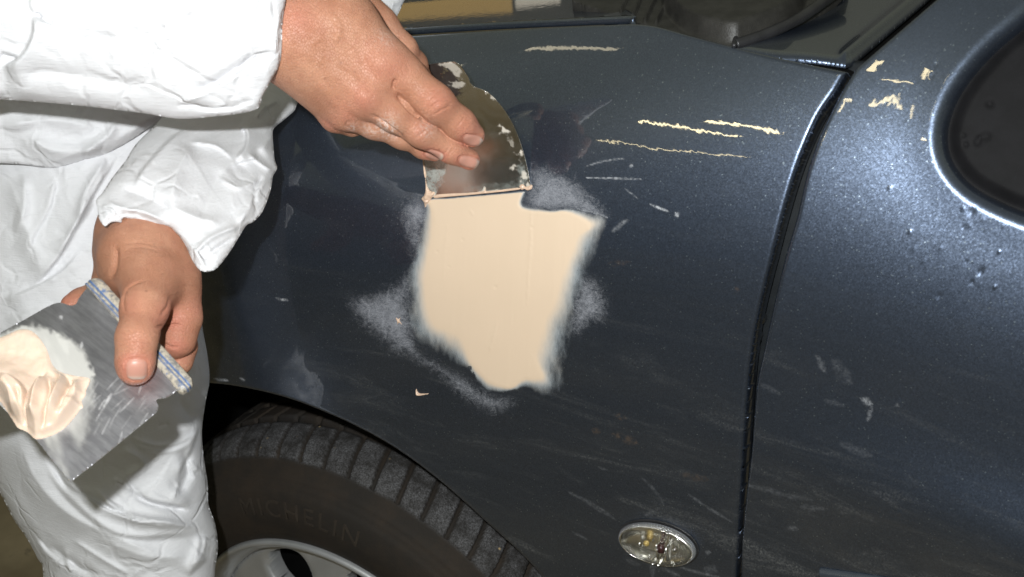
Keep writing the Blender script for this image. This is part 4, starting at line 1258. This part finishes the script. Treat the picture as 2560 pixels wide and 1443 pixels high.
FL = [('s', [(560, 430), (590, 410), (640, 395), (620, 380)], 5, -4, 40), ('p', [(470, 355), (540, 365), (585, 400)], 6, 4), ('s', [(585, 400), (612, 368), (615, 330), (595, 318)], 5, 9, 30),
      ('s', [(330, 470), (360, 420), (430, 345), (475, 320)], 5, 6, 60), ('p', [(690, 432), (660, 415), (620, 385)], 7, 5), ('r', [(680, 440), (650, 470), (620, 520), (590, 570)], 12, 5), ('r', [(660, 440), (640, 470), (635, 520)], 6, -4),
      ('p', [(262, 500), (300, 520), (360, 530), (420, 560)], 7, 5), ('r', [(300, 470), (380, 500), (440, 530)], 16, -4), ('r', [(400, 500), (480, 540), (560, 560)], 14, 4), ('s', [(420, 563), (460, 590), (500, 640), (520, 675)], 5, 5, 40),
      ('r', [(480, 640), (520, 600), (570, 575), (610, 565)], 8, 5), ('r', [(500, 655), (560, 610), (600, 590)], 6, -4), ('p', [(250, 515), (280, 525), (285, 545)], 5, 4), ('r', [(255, 535), (275, 545), (300, 550)], 5, 3),
      ('r', [(480, 360), (440, 440), (430, 520)], 28, 6), ('r', [(560, 420), (520, 500), (500, 560)], 24, -4), ('p', [(640, 300), (660, 270), (700, 250)], 8, 5), ('s', [(640, 380), (670, 350), (715, 305)], 5, 6, 35), ('p', [(540, 440), (600, 470), (650, 445)], 7, 4)]
lsl = [(470, 180), (740, 180), (742, 262), (722, 290), (690, 316), (682, 330), (684, 370), (687, 400), (693, 418), (689, 430), (682, 442), (676, 478), (656, 530), (632, 556), (614, 566), (580, 622), (545, 668), (523, 679), (505, 678),
       (492, 668), (478, 645), (462, 610), (440, 582), (420, 566), (395, 563), (370, 557), (335, 549), (308, 546), (304, 556), (292, 555), (278, 556), (262, 566), (248, 548), (243, 520), (240, 500), (256, 482), (280, 445), (315, 400), (340, 360), (400, 300), (440, 240)]
cloth("left_sleeve", curve(lsl, 3, True), [(250, 500, .645), (690, 420, .728), (400, 560, .645)], 0.62, 3.5, FL, M['cloth'], cover_all, 0.5, 0.8, 51).name = "sleeve"

FR = [('s', [(0, 168), (48, 145), (80, 90), (84, 30)], 5, 9, 90), ('r', [(85, 32), (110, 48), (135, 62)], 7, -5), ('r', [(95, 60), (140, 75), (200, 85), (300, 100)], 16, -4), ('p', [(100, 50), (150, 75), (270, 95)], 6, 3),
      ('r', [(680, 130), (600, 170), (540, 210), (470, 240)], 14, -8), ('p', [(670, 140), (600, 185), (520, 230), (430, 265)], 7, 5), ('r', [(640, 250), (560, 270), (430, 262)], 9, -5), ('p', [(640, 262), (540, 266), (440, 272)], 5, 3),
      ('r', [(0, 190), (130, 180), (300, 210), (400, 240)], 26, -3), ('r', [(480, 20), (475, 100), (480, 160)], 16, -3), ('r', [(540, 10), (545, 90), (590, 150)], 14, -3), ('s', [(0, 130), (30, 138), (48, 145)], 4, -4, 30), ('p', [(700, 20), (690, 80), (690, 150)], 7, 3)]
rsl = [(-240, -260), (760, -260), (735, -120), (716, -30), (713, 5), (709, 30), (706, 60), (705, 100), (703, 140), (694, 172), (681, 195), (668, 220), (655, 245), (650, 262), (640, 274), (600, 284), (540, 291), (470, 297), (425, 295), (370, 285),
       (250, 270), (130, 258), (0, 249), (-240, 240)]
cloth("sleeve", curve(rsl, 3, True), [(0, 60, .605), (700, 60, .596), (300, 270, .618)], 0.46, 4.0, FR, M['cloth'], cover_all, 0.8, 0.6, 91)
cloth("front_panel", curve([(860, -160), (1080, -160), (1020, -20), (1008, 8), (996, 34), (982, 56), (968, 66), (952, 45), (930, 20), (900, -20)], 4, True),
      [(950, 0, .86), (1000, -100, .86), (900, -100, .86)], 0.5, 3.0, [('p', [(985, 0), (970, 50)], 6, 3)], M['cloth'], cover_all, 0.3, 0.5, 11)

# ------------------------------------------------------------------ the blade in the right hand
bl = at(np.array(1066.0), np.array(494.0), np.array(dp(1066, 494) - 0.002)); br = at(np.array(1324.0), np.array(473.0), np.array(dp(1324, 473) - 0.002))
G_blade = plane3((1066, 494, dp(1066, 494) - 0.002), (1324, 473, dp(1324, 473) - 0.002), (1105, 160, 0.700))
def blade_map(x, y):
    P = hit(x, y, G_blade); n = grad(P, G_blade)
    k = np.clip((490 - y) / 330.0, 0, 1.2)
    return P - n * (0.010 * np.sin(np.pi * np.clip(k, 0, 1)))[:, None], n
blade_poly = np.concatenate([curve([(1066, 495), (1130, 489), (1220, 481), (1326, 472)], 4)[:-1], curve([(1326, 472), (1300, 395), (1270, 325), (1240, 275), (1212, 242), (1196, 232), (1178, 225)], 5)[:-1],
                             curve([(1178, 225), (1168, 212), (1166, 198), (1152, 168), (1146, 160), (1135, 154)], 4)[:-1], curve([(1135, 154), (1095, 158), (1050, 166)], 4)[:-1],
                             curve([(1050, 166), (1030, 240), (1035, 330), (1046, 400), (1056, 440), (1066, 495)], 4)[:-1]])
def area(L, x, y, soft=5):
    r = np.zeros(x.shape)
    for p, a in L:
        P_ = curve(p, 3, True); dd = nearest(P_, x, y)[0]; s_ = np.where(inside(P_, x, y), dd, -dd)
        r = np.maximum(r, a * sstep(-soft, soft, s_ + 5 * lat_noise(x, y, 9, 3)))
    return r
t = NT("smeared_blade_steel")
rs = t.attr("residue"); th_ = t.attr("thin")
met = t.bsdf(Base_Color=t.mix(t.ramp(t.noise(30, 4), 0.3, 0.7), (0.80, 0.75, 0.68), (0.90, 0.86, 0.80)), Metallic=1.0, Roughness=t.math('ADD', 0.10, t.math('MULTIPLY', t.noise(60, 4), 0.10)))
pu = t.bsdf(Base_Color=(0.66, 0.60, 0.52), Roughness=0.6)
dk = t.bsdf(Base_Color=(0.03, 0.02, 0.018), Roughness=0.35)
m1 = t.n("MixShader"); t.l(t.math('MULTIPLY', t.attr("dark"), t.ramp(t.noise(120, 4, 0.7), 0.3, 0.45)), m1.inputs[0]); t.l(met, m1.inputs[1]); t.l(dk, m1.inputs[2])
m2 = t.n("MixShader"); t.l(t.math('MULTIPLY', th_, t.ramp(t.noise(160, 4, 0.75), 0.3, 0.7, 0.15, 0.75)), m2.inputs[0]); t.l(m1.outputs[0], m2.inputs[1])
t.l(t.bsdf(Base_Color=(0.42, 0.45, 0.42), Roughness=0.5), m2.inputs[2])
m3 = t.n("MixShader"); t.l(rs, m3.inputs[0]); t.l(m2.outputs[0], m3.inputs[1]); t.l(pu, m3.inputs[2])
M['blade'] = t.done(m3.outputs[0])
x, y, d, ex, q, _ = grid_panel([blade_poly], 2.0)
P, Nn = blade_map(x, y)
resid = area([([(1233, 330), (1240, 345), (1258, 350), (1250, 334)], .9), ([(1280, 392), (1298, 388), (1300, 402), (1284, 406)], .95), ([(1240, 330), (1255, 345), (1285, 395), (1290, 415), (1270, 385)], .35), ([(1296, 435), (1310, 440), (1322, 470), (1305, 468)], .8),
              ([(1205, 238), (1220, 250), (1226, 262), (1214, 254)], .7), ([(1268, 418), (1282, 428), (1276, 430)], .8), ([(1095, 162), (1132, 156), (1148, 172), (1152, 215), (1140, 220), (1128, 185)], .62),
              ([(1112, 214), (1135, 210), (1138, 228), (1122, 226)], .6), ([(1066, 494), (1085, 484), (1085, 492)], 1), ([(1208, 484), (1210, 472), (1216, 482)], .9)], x, y, 3)
resid = np.maximum(resid, 0.9 * sstep(4 + 3 * lat_noise(x, y, 12, 4), 0, np.abs(y - (495 - (x - 1066) * 0.0885))))
resid = resid * sstep(-0.55, 0.0, lat_noise(x, y, 12, 66))
thin = 0.05 + 0.95 * area([([(1048, 395), (1075, 398), (1108, 415), (1100, 460), (1085, 485), (1066, 490)], 1.0), ([(1290, 425), (1305, 430), (1325, 472), (1300, 470)], .7), ([(1170, 470), (1240, 462), (1300, 465), (1300, 480), (1170, 486)], .35)], x, y, 4)
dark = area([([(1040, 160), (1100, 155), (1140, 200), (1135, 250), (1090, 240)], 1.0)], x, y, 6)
V = np.concatenate([P, P - Nn * 0.0007]); n = len(P)
e = rim_edges(q)
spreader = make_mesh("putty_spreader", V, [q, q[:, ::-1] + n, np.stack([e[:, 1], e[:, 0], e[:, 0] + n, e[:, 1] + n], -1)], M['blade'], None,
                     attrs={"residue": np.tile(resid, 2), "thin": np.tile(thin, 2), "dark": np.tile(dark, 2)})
spreader['label'] = "flexible steel putty spreader held against the fender at the top edge of the filler"
spreader['category'] = "putty spreader"
# crust of filler caught on its edge
def crust(pts, hmm, mapper, parent, name="filler_crust", n=3, step=1.6, mat='filler_solid'):
    poly = curve(pts, n, True)
    x, y, d, ex, q, _ = grid_panel([poly], step)
    P, N_ = mapper(x, y)
    P = P + N_ * (0.0003 + 0.001 * hmm * np.sqrt(np.clip(d / d.max(), 0, 1)) * (1 + 0.5 * lat_noise(x, y, 8, 9)))[:, None]
    V, f2, _ = skirt(P, N_, q, 0.0012)
    return make_mesh(name, V, [q, f2], M[mat], parent)
crust([(1056, 442), (1062, 462), (1072, 478), (1086, 482), (1080, 494), (1074, 505), (1068, 518), (1063, 522), (1060, 505), (1054, 496), (1061, 488), (1062, 470)], 2.2, blade_map, spreader)
crust([(1048, 398), (1052, 420), (1060, 446), (1056, 448), (1050, 425), (1046, 402)], 1.0, blade_map, spreader)
crust([(1296, 468), (1304, 464), (1312, 470), (1326, 466), (1328, 474), (1318, 478), (1310, 474), (1304, 477)], 1.5, blade_map, spreader)
crust([(1084, 491), (1100, 486), (1150, 484), (1206, 480), (1212, 472), (1216, 480), (1290, 472), (1296, 476), (1240, 482), (1170, 488), (1110, 493), (1090, 496)], 0.9, blade_map, spreader)

# ------------------------------------------------------------------ the wide spreader in the left hand
G_pl = plane3((340, 940, .606), (100, 780, .618), (175, 1200, .570))
def plate_map(x, y):
    P = hit(x, y, G_pl); return P, grad(P, G_pl)
plate_poly = np.concatenate([curve([(216, 722), (205, 735), (196, 748), (190, 760), (175, 764), (150, 757), (120, 766), (60, 800), (0, 832)], 4)[:-1], [(-260, 975), (-90, 1030)],
                             curve([(0, 1012), (60, 1075), (90, 1100), (130, 1150), (176, 1205)], 3)[:-1], curve([(176, 1205), (240, 1155), (320, 1090), (378, 1042), (392, 1030)], 3)[:-1],
                             curve([(392, 1030), (396, 1015), (390, 1003), (395, 997), (415, 994), (432, 985), (446, 974), (456, 980)], 3)[:-1], [(470, 960), (235, 700)]])
t = NT("scratched_plate_steel")
tn = t.attr("thin")
scr = t.noise(55, 5, 0.7, t.scaled(1, 6, 1, (0.3, 0.7, 0.6)))
met = t.bsdf(Base_Color=t.mix(t.ramp(scr, 0.3, 0.7), (0.44, 0.43, 0.47), (0.62, 0.61, 0.65)), Metallic=1.0, Roughness=t.math('ADD', 0.22, t.math('MULTIPLY', t.noise(25, 5, 0.7), 0.25)), Normal=t.bump(scr, 0.05, 0.0005))
film = t.bsdf(Base_Color=(0.52, 0.51, 0.48), Roughness=0.55)
m1 = t.n("MixShader"); t.l(tn, m1.inputs[0]); t.l(met, m1.inputs[1]); t.l(film, m1.inputs[2])
m2 = t.n("MixShader"); t.l(t.attr("scratch"), m2.inputs[0]); t.l(m1.outputs[0], m2.inputs[1]); t.l(t.bsdf(Base_Color=(0.75, 0.74, 0.74), Roughness=0.5), m2.inputs[2])
M['plate'] = t.done(m2.outputs[0])
x, y, d, ex, q, _ = grid_panel([plate_poly], 2.5)
P, Nn = plate_map(x, y)
tp_ = area([([(0, 835), (60, 812), (110, 822), (160, 840), (205, 875), (228, 925), (235, 980), (232, 1030), (215, 1090), (185, 1170), (172, 1195), (120, 1130), (60, 1060), (-200, 1000), (-200, 900)], 1.0)], x, y, 9)
tp_ = tp_ * np.clip(0.45 + 0.45 * lat_noise(x, y, 40, 12, 3, 3, 1.2) - 0.5 * sstep(1040, 1190, y), 0, 1)
tp_ = np.maximum(tp_, area([([(-200, 900), (0, 840), (60, 815), (110, 825), (170, 850), (215, 900), (228, 950), (100, 960), (-200, 960)], .85)], x, y, 6))
rs_ = np.random.default_rng(3)
SL = [([(278, 985), (268, 1000), (258, 1018)], 1.4, .7), ([(262, 1000), (246, 1025)], 1.3, .6), ([(300, 1030), (320, 1010), (335, 995)], 1.3, .45), ([(205, 855), (203, 870)], 2.5, .5), ([(150, 790), (155, 797)], 3, .5), ([(282, 985), (240, 1050)], 1.2, .5)]
for _ in range(26):
    a, b = rs_.uniform(205, 370), rs_.uniform(960, 1130); l = rs_.uniform(10, 60); k = rs_.normal(-0.95, 0.15)
    SL.append(([(a, b), (a + l * math.cos(k), b + l * math.sin(k))], rs_.uniform(0.9, 1.4), rs_.uniform(.12, .45)))
n = len(P); V = np.concatenate([P, P - Nn * 0.0008]); e = rim_edges(q); V = np.concatenate([V, V])
plate = make_mesh("wide_spreader", V, [q, q[:, ::-1] + n, np.stack([e[:, 1], e[:, 0], e[:, 0] + n, e[:, 1] + n], -1) + 2 * n], M['plate'], None,
                  attrs={"thin": np.tile(tp_, 4) * np.repeat([1, 1, 0, 0], n) + np.repeat([0, 0, .6, .6], n), "scratch": np.tile(lines_mask(SL, x, y), 4) * np.repeat([1, 1, 0, 0], n)})
plate['label'] = "wide steel spreader with a blue grip strip carrying mixed filler, gripped by the thumb"
plate['category'] = "spreader"
# grip strip folded over its upper edge
t = NT("worn_blue_grip")
dirt = t.ramp(t.noise(90, 5, 0.7, t.scaled(1, 1, 1)), 0.28, 0.42)
M['grip'] = t.done(t.bsdf(Base_Color=t.mix(t.math('MULTIPLY', dirt, t.attr("worn")), (0.045, 0.12, 0.30), t.mix(t.ramp(t.noise(260, 3, 0.7), 0.4, 0.6), (0.22, 0.21, 0.20), (0.46, 0.41, 0.33))), Roughness=0.45))
g0 = np.concatenate([curve([(213, 713), (222, 704), (238, 698), (252, 700), (262, 706)], 3)[:-1], [(300, 750), (480, 948)], [(481, 960), (470, 975), (456, 983), (445, 980)], [(440, 972)]])
x, y, d, ex, q, _ = grid_panel([g0], 2.0)
P, Nn = plate_map(x, y)
ux, uy = (480 - 240) / 350.0, (950 - 700) / 350.0
s_ = (x - 232) * (-uy) + (y - 715) * ux                           # across the strip
worn = 1 - np.exp(-((s_ + 1) / 2.2) ** 2) - 0.8 * np.exp(-((s_ - 9) / 2.0) ** 2)
P = P + Nn * (0.0012 + 0.0022 * np.sqrt(np.clip(d / 12, 0, 1)) - 0.0012 * np.exp(-((s_ - 4) / 3.0) ** 2))[:, None]
V, f2, ids = skirt(P, Nn, q, 0.004)
make_mesh("grip_strip", V, [q, f2], M['grip'], plate, attrs={"worn": np.concatenate([worn, worn[ids]])})

# heap of mixed filler lying on the plate
dol = curve([(-120, 880), (0, 845), (50, 825), (85, 832), (115, 870), (130, 910), (150, 930), (185, 940), (222, 946), (224, 958), (216, 975), (214, 990), (204, 1002), (208, 1018), (200, 1025), (190, 1040), (165, 1068), (140, 1085), (110, 1096), (88, 1098),
             (70, 1082), (45, 1070), (30, 1048), (10, 1018), (-10, 1000), (-120, 960)], 4, True)
FM = [('s', [(-20, 1000), (0, 962), (30, 960), (60, 975), (76, 1000), (70, 1040), (66, 1075)], 5, 5, 40), ('r', [(10, 975), (40, 1000), (45, 1050)], 22, 4), ('s', [(125, 930), (105, 960), (85, 1000), (75, 1050), (72, 1085)], 4, -4, 26),
      ('r', [(118, 945), (105, 1000), (95, 1070)], 12, 4.5), ('r', [(125, 950), (135, 1000), (120, 1060), (105, 1085)], 4, -3), ('r', [(110, 890), (140, 920), (160, 960), (150, 1010), (130, 1060)], 11, 4), ('r', [(150, 925), (178, 960), (170, 1000), (150, 1050)], 4.5, -3.2),
      ('r', [(190, 945), (195, 975), (185, 1015), (140, 1075)], 10, 3), ('r', [(110, 880), (150, 925), (215, 945)], 5, 2), ('p', [(205, 1005), (160, 1060), (100, 1090)], 6, 2), ('r', [(60, 990), (66, 1030), (64, 1070)], 4, -2.5)]
x, y, d, ex, q, (X, Y, ins, used, cell) = grid_panel([dol], 2.0)
P, Nn = plate_map(x, y)
low = sstep(900, 1010, y - 0.25 * (x - 100))
h = 0.0015 + 0.011 * low * sstep(0, 45, d) + 1.5 * fold_field(FM, x, y) * sstep(0, 16, d) + 0.0005 * lat_noise(x, y, 30, 2)
h = np.where(d <= 0, 0.0002, np.maximum(h, 0.0006) * np.sqrt(np.clip(d / 14, 0, 1)))
V, f2, _ = skirt(P + Nn * (h + 0.0003)[:, None], Nn, q, 0.0004)
t = NT("mixed_filler")
M['dollop'] = t.done(t.bsdf(Base_Color=t.mix(t.ramp(t.noise(30, 4), 0.3, 0.7), (0.70, 0.53, 0.41), (0.76, 0.60, 0.48)), Roughness=0.42, Coat_Weight=0.3, Coat_Roughness=0.15, Subsurface_Weight=0.1, Subsurface_Radius=(0.004, 0.002, 0.001), Normal=t.bump(t.noise(160, 4, 0.7), 0.12, 0.001)))
dl = make_mesh("filler_dollop", V, [q, f2], M['dollop'], None)
dl['label'] = "creamy pink beige heap of folded body filler on the wide spreader"
dl['category'] = "body filler"
